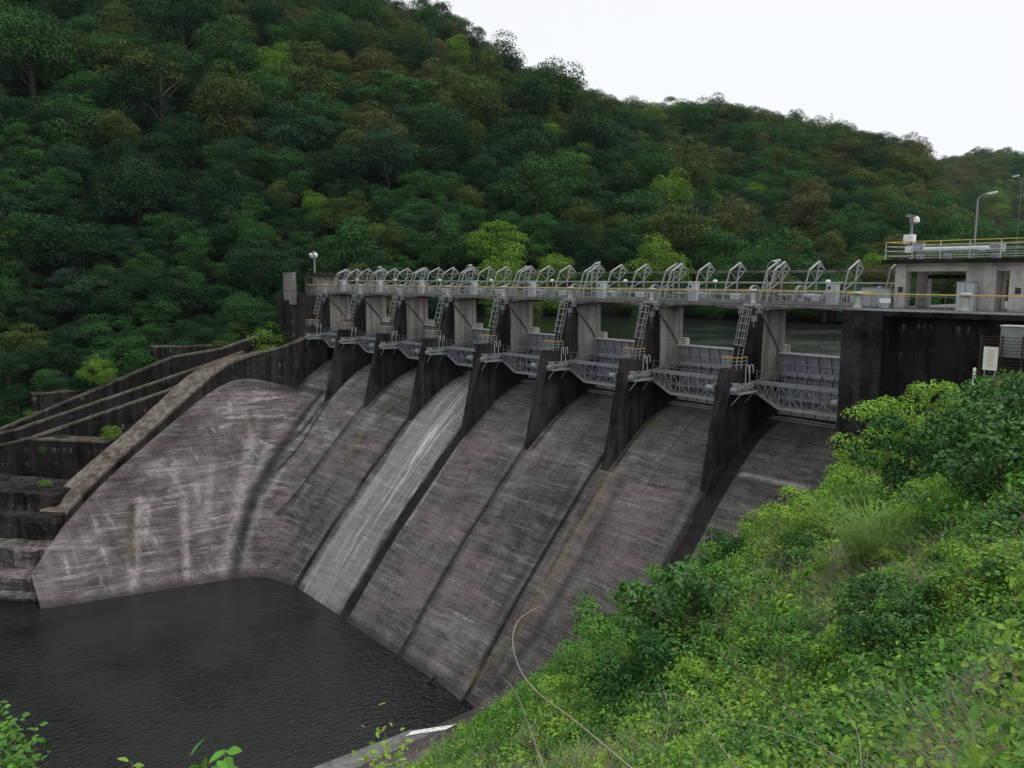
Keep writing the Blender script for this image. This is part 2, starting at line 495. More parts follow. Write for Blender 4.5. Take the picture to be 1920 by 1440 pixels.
def m_foam():
    t = NT('white_foam')
    n1 = t.noise(t.pos(), 5.0, 5, 0.7)
    c = t.mix(t.ramp(n1, 0.35, 0.55), (0.3, 0.31, 0.31), (0.82, 0.83, 0.83))
    return t.bsdf(c, 0.6, 0, 0.3, t.bump(n1, 0.6, 0.08))


MAT['foam'] = m_foam()


def m_ground(name, a, b, sc=0.5):
    t = NT(name)
    n1 = t.noise(t.pos(), sc, 6, 0.7)
    n2 = t.noise(t.pos(), sc * 8, 4, 0.7)
    c = t.mix(t.ramp(t.math('ADD', n1, t.math('MULTIPLY', n2, 0.4)), 0.5, 0.9), a, b)
    return t.bsdf(c, 0.95, 0, 0.1, t.bump(n2, 0.6, 0.15))


MAT['soil'] = m_ground('forest_floor', (0.004, 0.007, 0.004), (0.010, 0.016, 0.007))
MAT['bank'] = m_ground('bank_soil', (0.012, 0.011, 0.006), (0.03, 0.028, 0.014), 0.9)


def m_leaf(name, c1, c2, c3, var=0.35, trans=0.25, spec=0.25, rough=0.55):
    """foliage: per-plant tint from Object Info, per-clump tint from the face attribute lv"""
    t = NT(name)
    oi = t.n('ShaderNodeObjectInfo').outputs['Random']
    lv = t.n('ShaderNodeAttribute', attribute_name='lv').outputs['Fac']
    c = t.mix(lv, c1, c2)
    c = t.mix(t.math('MULTIPLY', t.ramp(oi, 0.0, 1.0, smooth=False), var), c, c3)
    p = t.n('ShaderNodeBsdfPrincipled'); t.set(p.inputs['Base Color'], c); p.inputs['Roughness'].default_value = rough
    p.inputs['Specular IOR Level'].default_value = spec
    tr = t.n('ShaderNodeBsdfTranslucent'); t.set(tr.inputs['Color'], c)
    mx = t.n('ShaderNodeMixShader'); mx.inputs[0].default_value = trans
    t.t.links.new(p.outputs[0], mx.inputs[1]); t.t.links.new(tr.outputs[0], mx.inputs[2])
    t.t.links.new(mx.outputs[0], t.out.inputs['Surface'])
    return t.m


LEAF = {
    'dark': m_leaf('leaf_dark_green', (0.004, 0.015, 0.007), (0.026, 0.074, 0.03), (0.022, 0.05, 0.022), 0.35, 0.1, 0.06, 0.75),
    'mid': m_leaf('leaf_mid_green', (0.006, 0.024, 0.007), (0.05, 0.142, 0.04), (0.04, 0.09, 0.028), 0.35, 0.1, 0.06, 0.75),
    'bright': m_leaf('leaf_bright_green', (0.022, 0.065, 0.008), (0.17, 0.31, 0.045), (0.1, 0.18, 0.03), 0.35, 0.1, 0.06, 0.75),
    'olive': m_leaf('leaf_olive', (0.010, 0.024, 0.006), (0.105, 0.145, 0.04), (0.055, 0.08, 0.025), 0.35, 0.1, 0.06, 0.75),
    'brown': m_leaf('leaf_brown_bloom', (0.014, 0.024, 0.007), (0.14, 0.142, 0.055), (0.075, 0.09, 0.03), 0.35, 0.1, 0.06, 0.75),
    'blue': m_leaf('leaf_blue_green', (0.004, 0.018, 0.01), (0.04, 0.1, 0.05), (0.024, 0.055, 0.03), 0.35, 0.1, 0.06, 0.75),
}
LEAF['weed'] = m_leaf('leaf_weed', (0.028, 0.09, 0.01), (0.31, 0.57, 0.07), (0.3, 0.42, 0.07), 0.5, 0.3)
LEAF['shrub'] = m_leaf('leaf_shrub', (0.012, 0.05, 0.006), (0.15, 0.4, 0.04), (0.075, 0.16, 0.03), 0.5, 0.25, 0.35, 0.45)
LEAF['kudzu'] = m_leaf('leaf_vine', (0.006, 0.032, 0.006), (0.085, 0.25, 0.035), (0.04, 0.1, 0.022), 0.4, 0.25, 0.4, 0.42)
LEAF['grass'] = m_leaf('leaf_grass', (0.08, 0.16, 0.03), (0.22, 0.36, 0.09), (0.18, 0.26, 0.07), 0.4, 0.3)
LEAF['dry'] = m_leaf('leaf_dry', (0.1, 0.075, 0.05), (0.24, 0.19, 0.13), (0.17, 0.13, 0.09), 0.4, 0.15)

# ------------------------------------------------------------------ the spillway surface
PROF = [(5, -10.25), (4.2, -10.1), (3.3, -10.05), (2, -10.15), (0.8, -10.45), (-0.4, -10.85), (-1.6, -11.45), (-2.8, -12.3), (-3.9, -13.15), (-5.8, -14.8), (-7.5, -16.35), (-9.5, -18.45), (-12.5, -21.6), (-15.7, -25.1), (-18.8, -28.8), (-22.1, -33), (-24, -35.5), (-60, -83)]
_ys = np.array([p[0] for p in PROF][::-1]); _zs = np.array([p[1] for p in PROF][::-1])


def smax(a, b, k):
    h = np.maximum(k - np.abs(a - b), 0) / k
    return np.maximum(a, b) + h * h * k * 0.25


def zsurf(x, y):
    zc = np.interp(y, _ys, _zs)
    d = -0.967 * (x + 51.05) + 0.253 * (y + 26.43)
    zl = -33 + 0.6 * d
    k2 = 5.0 * np.clip((-y - 4) / 10, 0.15, 1)
    z = smax(zc, zl, k2)
    return smax(z, -33 + 0.2 * (x + 11), 1.0)


# guide-wall base, from the dam's left end down to the pool: (x, y, z, height of the wall top above it, thickness)
GW = [(-76.2, 2.5, -10.1, 4.2, 1.6), (-76.2, -3.4, -12.7, 6.0, 1.6), (-77.2, -6.6, -14.2, 6.2, 1.8), (-79.7, -9.3, -13.9, 4.9, 2.8), (-81.4, -12.0, -13.5, 3.6, 4.0), (-81.3, -15.5, -13.6, 2.5, 4.4),
      (-79.0, -20.3, -15.6, 1.8, 3.9), (-75.1, -26.9, -19.1, 1.5, 3.3), (-70.6, -34.3, -22.9, 1.4, 3.3), (-67.8, -38.1, -25.1, 1.4, 3.3), (-65.1, -41.3, -27.2, 1.4, 3.3)]


def inside(x, y):
    """plan outline of the spillway: right of the guide wall"""
    poly = [(p[0] - 0.3, p[1]) for p in GW] + [(-68.0, -43.0), (-62.5, -46.2), (-55.8, -45.8), (-8, -45.8), (12.0, -45.8), (12.0, 6), (-76.3, 6)]
    c = False
    j = len(poly) - 1
    for i in range(len(poly)):
        xi, yi = poly[i]; xj, yj = poly[j]
        if (yi > y) != (yj > y) and x < (xj - xi) * (y - yi) / (yj - yi) + xi: c = not c
        j = i
    return c


STEP = [  # belts below the piers and the level of each chute between them: (x from, x to, depth below the general face)
    (-66.3, -65.1, 0.25), (-55.9, -54.4, -0.03), (-44.5, -43.8, 0.45), (-33.85, -32.15, 0.32), (-22.3, -21.6, 0.1), (-12.0, -10.2, 0.18), (0.1, 1.9, 0.35),
    (-54.4, -44.5, 0.0), (-43.8, -33.85, 0.12), (-21.6, -12.0, -0.06), (-10.2, 0.1, 0.05)]


def surf_hit(px, py):
    d = ray(px, py); d = d / np.linalg.norm(d)
    t = np.arange(20, 160, 0.1); Q_ = CAM + d * t[:, None]
    ok = (Q_[:, 1] < 4.5) & (Q_[:, 2] < zsurf(Q_[:, 0], Q_[:, 1]))
    k = int(np.argmax(ok)); return Q_[k]


def paint(P_, lines):
    """soft stains, and shade put into the colour, along lines read off the photograph: (pixels, half width in metres, amount)"""
    out_ = np.zeros(len(P_))
    for px, w_, a_ in lines:
        pts = [surf_hit(*p) for p in px]
        best = np.full(len(P_), 1e9)
        for A_, B_ in zip(pts[:-1], pts[1:]):
            ab = B_ - A_; t = np.clip(((P_ - A_) @ ab) / (ab @ ab), 0, 1)
            best = np.minimum(best, np.linalg.norm(P_ - (A_ + t[:, None] * ab), axis=1))
        out_ = np.maximum(out_, a_ * np.clip(1.35 - best / w_, 0, 1))
    return np.clip(out_, 0, 1)


PALE = [([(575, 719), (590, 726), (606, 730), (620, 728)], .2, .9), ([(465, 752), (520, 745), (566, 738), (606, 749)], .22, .95), ([(427, 784), (480, 780), (530, 779), (582, 788)], .22, .95), ([(410, 801), (450, 794)], .18, .8),
        ([(428, 753), (433, 770)], .2, .8), ([(490, 828), (512, 836)], .2, .7), ([(1392, 888), (1450, 899), (1517, 915)], .14, .9), ([(1500, 930), (1517, 914)], .14, .5), ([(985, 809), (1030, 815)], .14, .8), ([(1060, 853), (1128, 868)], .13, .7), ([(944, 905), (984, 918)], .13, .6),
        ([(262, 935), (252, 1040), (249, 1108)], .55, .6), ([(276, 940), (272, 1010)], .4, .55), ([(345, 930), (346, 1000), (352, 1088)], .45, .5), ([(398, 872), (388, 960)], .5, .4), ([(330, 866), (324, 930)], .45, .4), ([(318, 880), (345, 930)], .4, .45), ([(365, 905), (372, 940)], .4, .5),
        ([(478, 800), (462, 880), (440, 980), (424, 1078)], .9, .45), ([(500, 838), (478, 900)], .7, .4), ([(490, 935), (468, 1000), (447, 1080)], .45, .5), ([(530, 880), (500, 930)], .4, .4), ([(250, 941), (300, 936), (345, 926)], .35, .5), ([(560, 800), (590, 806)], .5, .5),
        ([(820, 730), (700, 905), (600, 1050), (560, 1105)], .25, .35), ([(866, 822), (780, 960), (700, 1062), (636, 1152)], .22, .7), ([(905, 1243), (960, 1180), (1010, 1100), (1100, 915)], .16, .5), ([(765, 1190), (800, 1150), (905, 968)], .1, .5), ([(935, 1222), (860, 1180), (790, 1160)], .5, .35), ([(905, 1240), (840, 1205)], .4, .4)]
DARKL = [([(602, 738), (560, 792), (520, 850), (480, 920), (455, 1000), (440, 1083)], 1.0, .8), ([(635, 728), (590, 792), (550, 852), (522, 880)], .35, .95), ([(470, 770), (478, 810)], .35, .7), ([(248, 945), (246, 1000), (250, 1060)], .4, .8), ([(420, 722), (480, 722), (560, 727), (600, 735)], 1.2, .55),  # first line: shade and stain of the concave left valley, painted in
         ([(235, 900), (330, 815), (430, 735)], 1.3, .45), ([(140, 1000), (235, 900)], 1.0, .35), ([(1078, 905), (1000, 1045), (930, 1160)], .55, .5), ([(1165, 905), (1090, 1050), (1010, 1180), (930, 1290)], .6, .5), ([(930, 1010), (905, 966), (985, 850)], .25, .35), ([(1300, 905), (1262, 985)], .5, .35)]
MOSSL = [([(640, 735), (700, 690), (735, 672)], .22, .8), ([(752, 745), (700, 790), (650, 850)], .25, .7), ([(752, 745), (790, 700), (826, 690)], .2, .7), ([(1150, 860), (1210, 795), (1262, 762)], .25, .8), ([(1225, 795), (1262, 768)], .35, .9), ([(1150, 880), (1060, 1040), (960, 1200), (880, 1280)], .35, .6), ([(470, 772), (480, 812)], .3, .6), ([(246, 960), (248, 1040)], .3, .7)]


def chute_mesh():
    xs = list(np.arange(-84.5, -45, 0.4)) + list(np.arange(-45, 12.01, 0.3))
    for a, b, _ in STEP: xs += [a - 0.02, a + 0.02, b - 0.02, b + 0.02]
    xs = np.array(sorted(set(np.round(xs, 3))))
    ys = np.concatenate([np.arange(-45.5, -6, 0.4), np.arange(-6, 5.01, 0.3)])
    X, Y = np.meshgrid(xs, ys, indexing='ij')
    dep = np.zeros_like(X)
    for a, b, d in STEP: dep = np.where((X > a) & (X < b), d, dep)
    fade = np.clip((-Y - 0.5) / 5, 0, 1) * np.clip((X + 78) / 8 + (Y + 20) / 12, 0, 1)
    Z = zsurf(X, Y)
    Z = np.maximum(Z - dep * 1.3 * fade * (Z > -33.6), -36.0)
    nx, ny = X.shape
    V = np.stack([X, Y, Z], -1).reshape(-1, 3)
    Q = []
    for i in range(nx - 1):
        for k in range(ny - 1):
            if inside((xs[i] + xs[i + 1]) / 2, (ys[k] + ys[k + 1]) / 2):
                a = i * ny + k
                Q.append((a, a + ny, a + ny + 1, a + 1))
    me = npmesh('spillway_face', V, Q, MAT['chute'], smooth=False)
    x, y = V[:, 0], V[:, 1]
    wob = np.array([noise.noise(Vector((a * 0.5, b * 0.35, c * 0.35))) for a, b, c in V]) * 0.12
    xw = x + wob
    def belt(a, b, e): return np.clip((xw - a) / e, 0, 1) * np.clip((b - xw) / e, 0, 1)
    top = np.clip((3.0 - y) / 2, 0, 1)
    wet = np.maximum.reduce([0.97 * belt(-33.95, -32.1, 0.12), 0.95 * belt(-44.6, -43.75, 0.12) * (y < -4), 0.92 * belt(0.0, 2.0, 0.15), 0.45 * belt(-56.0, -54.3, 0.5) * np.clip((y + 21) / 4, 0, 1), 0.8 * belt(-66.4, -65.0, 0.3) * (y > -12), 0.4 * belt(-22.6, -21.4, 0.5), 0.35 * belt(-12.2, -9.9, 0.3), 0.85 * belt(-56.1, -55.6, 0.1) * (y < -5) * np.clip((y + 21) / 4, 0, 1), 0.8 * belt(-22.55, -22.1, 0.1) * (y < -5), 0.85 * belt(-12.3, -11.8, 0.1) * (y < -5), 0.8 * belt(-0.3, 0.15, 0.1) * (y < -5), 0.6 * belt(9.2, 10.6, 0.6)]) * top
    for k_ in range(8):                                   # growth and painted-in shade hugging each pier flank near the crest
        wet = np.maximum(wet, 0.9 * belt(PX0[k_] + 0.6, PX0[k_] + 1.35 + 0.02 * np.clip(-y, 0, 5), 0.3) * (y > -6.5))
    for nm, lines, add in (('wet', DARKL, wet), ('moss', MOSSL, None), ('pale', PALE, None)):  # wet also carries the painted shade of the valley and pier feet
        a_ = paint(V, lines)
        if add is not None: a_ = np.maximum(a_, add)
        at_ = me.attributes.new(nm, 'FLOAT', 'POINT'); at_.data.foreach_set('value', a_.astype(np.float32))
    import bmesh
    bm = bmesh.new(); bm.from_mesh(me)
    d = Vector((-65.25 + 60.4, -41.2 + 45.6, 0)); nn = Vector((d.y, -d.x, 0)).normalized()
    bmesh.ops.bisect_plane(bm, geom=bm.verts[:] + bm.edges[:] + bm.faces[:], plane_co=(-60.4, -45.6, 0), plane_no=-nn, clear_outer=True)
    bm.to_mesh(me); bm.free()
    return me


PX0 = [-77.0 + 11 * k for k in range(8)]
# ------------------------------------------------------------------ dam
PX = [-77.0 + 11 * k for k in range(8)]                 # pier centres
dam = thing('concrete_dam', (-33, -10, -33), 'long dark stained concrete dam with eight sloping spillway chutes between piers', 'dam')
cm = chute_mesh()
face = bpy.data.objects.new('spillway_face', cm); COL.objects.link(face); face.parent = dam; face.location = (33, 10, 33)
face['_o'] = tuple(dam['_o'])
PIER_BODY = [(-0.25, -0.3), (-1.5, -3.6), (-1.85, -5.4), (-1.0, -5.41), (-1.0, -14.0), (1.5, -12.5), (4.8, -12.5), (4.8, -3.75), (3.7, -3.75), (3.7, -0.3)]
NOSE = [(-5.38, -3.68, 0.74), (-6.2, -3.9, 0.73), (-8.0, -4.34, 0.68), (-10.2, -4.92, 0.62), (-12.4, -5.5, 0.55), (-14.3, -6.03, 0.46), (-15.6, -6.42, 0.38), (-18.5, -7.3, 0.3)]
SEAL = [(-0.1, -1.0), (0.7, -1.9), (1.45, -2.6), (2.3, -3.5), (2.9, -4.3)]
for k, x in enumerate(PX):
    m = MB(); m.prism(PIER_BODY, x - 0.8, x + 0.8)
    L = []
    for z, yf, hw in NOSE:                              # the downstream cutwater narrows towards its foot
        n = len(m.v); m.v += [(x - 0.8, -1.0, z), (x - hw, yf, z), (x + hw, yf, z), (x + 0.8, -1.0, z)]; L.append(n)
    m.f.append((L[0], L[0] + 1, L[0] + 2, L[0] + 3))
    for a, b in zip(L[:-1], L[1:]):
        for i in range(3): m.f.append((a + i, b + i, b + i + 1, a + i + 1))
    p = m.build('pier', MAT['pier'], dam)
    for sx in (-0.83, 0.83):
        s = MB()
        for a, b in zip(SEAL[:-1], SEAL[1:]):           # the raised curved gate seal track on each flank
            s.bar((x + sx, a[0], a[1]), (x + sx, b[0], b[1]), 0.12, 0.2, up=(0, 1, 0))
        s.build('seal_track', MAT['girder'], p)
        g = MB(); g.box(x + sx - 0.05, x + sx + 0.05, 3.05, 3.4, -3.7, -0.65); g.build('stoplog_guide', MAT['light'], p)
# right abutment and the recessed wall beside it
m = MB(); m.box(10.2, 13.1, -4.8, 5, -22, -0.1); m.build('abutment', MAT['dark'], dam, bevel=0.05)
m = MB(); m.box(13.1, 46, -3.4, 4.5, -16, -0.11); m.build('abutment_wall', MAT['darker'], dam)
m = MB(); m.box(13.1, 46, -4.85, -3.4, -0.45, -0.12); m.build('coping', MAT['darker'], dam)
m = MB(); m.box(-92, -77.8, -1.6, 5.0, -14, -0.6); m.build('left_abutment', MAT['dark'], dam, bevel=0.05)
m = MB(); m.box(-77.8, 10.2, 4.2, 5.0, -34, -10.3); m.build('upstream_face', MAT['dark'], dam)

# ------------------------------------------------------------------ bay names used in labels
BAY = ['in the leftmost bay, at the dam\'s left end', 'in the second bay from the left', 'in the bay just left of the wet white chute', 'above the wet white chute',
       'in the bay just right of the wet white chute', 'in the third bay from the right abutment', 'in the second bay from the right abutment', 'in the nearest bay, beside the right abutment']
PIER = ['at the left end pier', 'on the second pier from the left', 'on the third pier from the left', 'on the pier left of the wet white chute', 'on the pier right of the wet white chute',
        'on the third pier from the right abutment', 'on the second pier from the right abutment', 'on the pier nearest the right abutment']

# ------------------------------------------------------------------ radial gates (built in bay 7, copied)
TR = (-4.2, -7.0)                                       # trunnion (Y, Z)
GR = 7.7


def gpt(a, r=GR):
    return (TR[0] + r * math.cos(a), TR[1] + r * math.sin(a))


A0, A1 = -0.36, 0.36
gx0, gx1 = 0.85, 10.15
gate = thing('spillway_gate', (5.5, 3.3, -9.9), 'x', 'gate', 'radial gates between the dam piers')
m = MB(); N = 14
for i in range(N):
    a, b = A0 + (A1 - A0) * i / N, A0 + (A1 - A0) * (i + 1) / N
    p, q, p2, q2 = gpt(a), gpt(b), gpt(a, GR + 0.04), gpt(b, GR + 0.04)
    m.quad((gx0, *p), (gx1, *p), (gx1, *q), (gx0, *q)); m.quad((gx0, *p2), (gx0, *q2), (gx1, *q2), (gx1, *p2))
m.build('skin_plate', MAT['gate'], gate, smooth=False)
m = MB()
for j in range(9):
    x = gx0 + 0.12 + (gx1 - gx0 - 0.24) * j / 8
    for i in range(N):
        a, b = A0 + (A1 - A0) * i / N, A0 + (A1 - A0) * (i + 1) / N
        m.bar((x, *gpt(a, GR - 0.1)), (x, *gpt(b, GR - 0.1)), 0.1, 0.2, up=(0, 1, 0))
for a in (-0.2, -0.06, 0.1, 0.23):
    p = gpt(a, GR - 0.07); m.bar((gx0, *p), (gx1, *p), 0.1, 0.12)
for j in range(8):                                       # knee brackets from the ribs to the lower girder
    x = gx0 + 0.7 + (gx1 - gx0 - 1.4) * j / 7
    m.bar((x, *gpt(0.19, GR - 0.2)), (x, *gpt(0.1, GR - 1.15)), 0.09); m.bar((x, *gpt(-0.28, GR - 0.2)), (x, *gpt(-0.19, GR - 0.9)), 0.09)
m.build('rib_frame', MAT['gate'], gate)
m = MB(); p = gpt(A1, GR - 0.08); m.bar((gx0, *p), (gx1, *p), 0.34, 0.16); m.build('top_edge', MAT['gate_light'], gate)
for a in (-0.16, 0.13):
    m = MB(); p = gpt(a, GR - 0.45); m.bar((gx0 + 0.1, *p), (gx1 - 0.1, *p), 0.5, 0.42); m.build('girder', MAT['gate'], gate)
for sx in (gx0 + 0.35, gx1 - 0.35):
    for a in (-0.16, 0.13):
        m = MB(); p = gpt(a, GR - 0.6); m.bar((sx, TR[0] + 0.3, TR[1]), (sx, *p), 0.28, 0.4); m.build('arm', MAT['truss'], gate)
    m = MB(); m.tube([(sx - 0.3, TR[0], TR[1]), (sx + 0.3, TR[0], TR[1])], 0.26, 14); m.build('trunnion', MAT['truss'], gate)
m = MB()
for dz, y in ((-9.86, 2.2), (-9.98, 1.75)):
    m.tube([(gx0, y, dz), (gx1, y, dz)], 0.06, 6)
m.build('sill_pipe', MAT['galv'], gate)
gate['label'] = 'grey ribbed steel radial gate ' + BAY[7]
for k in range(7):
    dup(gate, (PX[k] + 5.5, 3.3, -9.9), 'grey ribbed steel radial gate ' + BAY[k])

# ------------------------------------------------------------------ trussed footbridges
fy = -1.5
fb = thing('truss_footbridge', (5.5, fy, -8.5), 'grey trussed steel footbridge ' + BAY[7], 'footbridge', 'footbridges in front of the gates')
zt, zb = -6.52, -8.42
m = MB()
for y in (fy, fy + 0.8): m.bar((0.9, y, zt), (10.1, y, zt), 0.14, 0.26)
m.build('top_chord', MAT['truss'], fb)
m = MB(); m.box(0.9, 10.1, fy + 0.08, fy + 0.72, zt + 0.02, zt + 0.07); m.build('walkway', MAT['galv'], fb)
m = MB()
for y in (fy, fy + 0.8): m.bar((3.6, y, zb), (8.6, y, zb), 0.14, 0.22)
m.build('bottom_chord', MAT['galv'], fb)
for xa, xb in ((0.9, 3.6), (10.1, 8.6)):
    m = MB()
    for y in (fy, fy + 0.8): m.bar((xa, y, zt - 0.5), (xb, y, zb), 0.16, 0.26)
    m.build('end_brace', MAT['truss'], fb)
m = MB()
xs_ = [1.55, 2.25, 2.9, 3.6, 4.6, 5.6, 6.6, 7.6, 8.6]
for y in (fy, fy + 0.8):
    prev = None
    for i, x in enumerate(xs_):
        z0 = zb if x >= 3.6 else zt - 0.5 + (zb - zt + 0.5) * (x - 0.9) / 2.7
        m.bar((x, y, zt), (x, y, z0), 0.075)
        if prev is not None and i <= 3:
            m.bar((prev[0], y, zt), (x, y, z0), 0.06); m.bar((prev[0], y, prev[1]), (x, y, zt), 0.06)
        prev = (x, z0)
    for xa, xb in ((3.6, 5.6), (5.6, 3.6), (5.6, 8.6), (8.6, 6.6)):
        m.bar((xa, y, zt), (xb, y, zb), 0.06)
    m.bar((3.6, y, (zt + zb) / 2 - 0.05), (8.6, y, (zt + zb) / 2 - 0.05), 0.06)
for x in xs_[3:]: m.bar((x, fy, zb), (x, fy + 0.8, zb), 0.06)
m.build('bracing', MAT['truss'], fb)
m = MB()
for x in np.arange(1.5, 10.1, 0.86): m.bar((x, fy - 0.02, zt), (x, fy - 0.02, zt + 1.0), 0.035)
for z in (0.5, 1.0): m.bar((1.3, fy - 0.02, zt + z), (10.0, fy - 0.02, zt + z), 0.02)
m.build('handrail', MAT['truss'], fb)
for k in range(7):
    dup(fb, (PX[k] + 5.5, fy, -8.5), 'grey trussed steel footbridge ' + BAY[k])

# ------------------------------------------------------------------ platforms on the pier noses and beside the trunnions
pl = thing('pier_railing', (0, -2.7, -5.38), 'small yellow topped railing ' + PIER[7], 'railing', 'railings on the pier noses')
m = MB()
for x, y in ((-0.72, -3.3), (0.72, -3.3), (-0.72, -1.9), (0.72, -1.9), (0, -3.3), (-0.72, -2.6), (0.72, -2.6)): m.bar((x, y, -5.38), (x, y, -4.4), 0.05)
for z in (-4.72, -5.02):
    for a, b in (((-0.72, -3.3), (0.72, -3.3)), ((-0.72, -3.3), (-0.72, -1.9)), ((0.72, -3.3), (0.72, -1.9))): m.bar((*a, z), (*b, z), 0.04)
m.build('posts', MAT['galv'], pl)
m = MB()
for a, b in (((-0.74, -3.3), (0.74, -3.3)), ((-0.72, -3.3), (-0.72, -1.9)), ((0.72, -3.3), (0.72, -1.9))): m.bar((*a, -4.4), (*b, -4.4), 0.07)
m.build('top_rail', MAT['orange'], pl)
for k in range(7):
    dup(pl, (PX[k], -2.7, -5.38), 'small yellow topped railing ' + PIER[k])

tp = thing('trunnion_platform', (1.3, -3.0, -7.2), 'bracketed steel side platform with hooped rails ' + PIER[7], 'platform', 'platforms on the pier flanks')
m = MB(); m.box(0.82, 1.75, -4.3, -1.6, -7.3, -7.22); m.build('grating', MAT['galv'], tp)
m = MB()
for y in (-4.1, -2.2): m.bar((1.7, y, -7.28), (0.84, y, -8.25), 0.07)
m.build('bracket', MAT['galv'], tp)
m = MB()
for y in (-4.25, -3.4, -2.5): m.bar((1.72, y, -7.22), (1.72, y, -6.4), 0.045)
m.bar((1.72, -4.27, -6.4), (1.72, -2.45, -6.4), 0.05); m.bar((1.72, -4.27, -6.8), (1.72, -2.45, -6.8), 0.04)
m.bar((0.85, -4.25, -6.4), (1.72, -4.25, -6.4), 0.05); m.bar((0.85, -4.25, -6.8), (1.72, -4.25, -6.8), 0.04)
m.build('side_rail', MAT['galv'], tp)
for y in (-2.35, -1.75):
    m = MB(); pts = [(0.95, y, -7.2), (0.95, y, -5.2)]
    pts += [(0.95 + 0.16 * (1 - math.cos(t)), y, -5.2 + 0.16 * math.sin(t)) for t in np.linspace(0.3, math.pi, 6)] + [(1.27, y, -5.7)]
    m.tube(pts, 0.04, 6); m.build('hoop_rail', MAT['rafter'], tp)
m = MB(); m.box(0.82, 1.2, -4.1, -3.5, -6.9, -6.45); m.build('trunnion_cover', MAT['truss'], tp, bevel=0.05)
for k in range(7):
    dup(tp, (PX[k] + 1.3, -3.0, -7.2), 'bracketed steel side platform with hooped rails ' + PIER[k])

# ------------------------------------------------------------------ caged ladders down the pier fronts
ld = thing('inspection_ladder', (-0.2, -2.0, -5.4), 'steel caged ladder leaning ' + PIER[7], 'ladder', 'ladders down the pier fronts')
top, bot = Vector((0, -0.62, 0.05)), Vector((0, -2.15, -5.4))
for dx, r in ((0.25, 0.05), (-0.2, 0.05)):
    m = MB(); m.bar(top + Vector((dx, 0, 0)), bot + Vector((dx, 0, 0)), r, r); m.build('stile', MAT['truss'], ld)
m = MB()
for i in range(1, 18):
    c = top.lerp(bot, i / 18); m.bar(c + Vector((-0.2, 0, 0)), c + Vector((0.25, 0, 0)), 0.03)
m.build('rung', MAT['galv'], ld)
m = MB()
cb = top.lerp(bot, 0.66)
for i in range(6):
    c = top.lerp(bot, 0.11 * i + 0.1)
    pts = [c + Vector((0.25, 0, 0)), c + Vector((0.3, -0.45, 0.05)), c + Vector((-0.05, -0.72, 0.08)), c + Vector((-0.45, -0.45, 0.05)), c + Vector((-0.4, 0, 0))]
    m.tube(pts, 0.035, 5)
for dx, dy in ((-0.45, -0.45), (-0.05, -0.72), (0.3, -0.45)):
    m.bar(top.lerp(bot, 0.1) + Vector((dx, dy, 0.05)), cb + Vector((dx, dy, 0.05)), 0.04)
m.build('safety_cage', MAT['galv'], ld)
m = MB()
for dx in (-0.35, 0.35): m.bar((dx * 2.0, -0.12, 0.0), (dx * 1.3 + 0.2, 0.0, 1.1), 0.04)
m.build('grab_rail', MAT['galv'], ld)
for k in range(7):
    dup(ld, (PX[k] - 0.2, -2.0, -5.4), 'steel caged ladder leaning ' + PIER[k])
# pulley brackets under the bridge beside each pier post
pb = thing('sheave_bracket', (0, -0.4, -0.6), 'grey cable sheaves under the bridge ' + PIER[7], 'bracket', 'sheave brackets under the bridge')
for sx in (-0.85, 0.85):
    m = MB(); m.box(sx - 0.32, sx + 0.32, -0.75, -0.25, -0.38, -0.26); m.box(sx - 0.18, sx + 0.18, -0.6, -0.25, -0.85, -0.38); m.build('plate', MAT['galv'], pb)
    m = MB(); m.ring((sx + 0.15, -0.6, -0.62), 0.24, 0.1, 0.1); m.ring((sx - 0.15, -0.6, -0.75), 0.2, 0.1, 0.1); m.tube([(sx - 0.25, -0.6, -0.68), (sx + 0.25, -0.6, -0.68)], 0.06, 8); m.build('sheave', MAT['truss'], pb)
m = MB(); m.box(0.35, 0.75, -0.9, -0.4, -1.5, -1.0); m.tube([(0.55, -0.85, -1.0), (0.55, -0.85, -2.0)], 0.05, 6); m.build('hook_block', MAT['truss'], pb)
for k in range(7):
    dup(pb, (PX[k], -0.4, -0.6), 'grey cable sheaves under the bridge ' + PIER[k])

# ------------------------------------------------------------------ service bridge along the crest
br = thing('service_bridge', (-33, 2.2, 0), 'long pale concrete service bridge with arched girders along the dam top', 'bridge')
m = MB(); m.box(-84, 10.2, -0.16, 5.2, -0.22, 0.02); m.build('deck_slab', MAT['parapet'], br)


def arch(m, x0, x1, y0, y1):
    n = 16; zt_ = -0.225
    low = lambda s: -0.72 + 0.42 * (1 - (2 * s - 1) ** 2)
    for i in range(n):
        a, b = x0 + (x1 - x0) * i / n, x0 + (x1 - x0) * (i + 1) / n
        za, zb_ = low(i / n), low((i + 1) / n)
        m.quad((a, y0, zt_), (b, y0, zt_), (b, y0, zb_), (a, y0, za)); m.quad((a, y1, zt_), (a, y1, za), (b, y1, zb_), (b, y1, zt_))
        m.quad((a, y0, za), (b, y0, zb_), (b, y1, zb_), (a, y1, za))


for k in range(8):
    x0 = PX[k]; x1 = PX[k] + 11 if k < 7 else 10.2
    for y in (-0.1, 1.9, 4.3):
        m = MB(); arch(m, x0, x1, y, y + 0.35); m.build('arch_girder', MAT['girder'], br)
m = MB(); m.box(-84, -77, -0.1, 4.6, -0.6, -0.22); m.build('end_girder', MAT['girder'], br)
for k in range(8):
    m = MB(); x = PX[k]
    m.box(x - 0.75, x + 0.75, -0.5, -0.16, -0.2, 0.0)
    m.lathe([(0.3, 0.0), (0.27, 0.08), (0.2, 0.25), (0.2, 0.95), (0.3, 1.0), (0.36, 1.05), (0.36, 1.14), (0.22, 1.22)], (x, -0.2, 0.0), 14)
    m.build('post', MAT['post'], br, smooth=False)


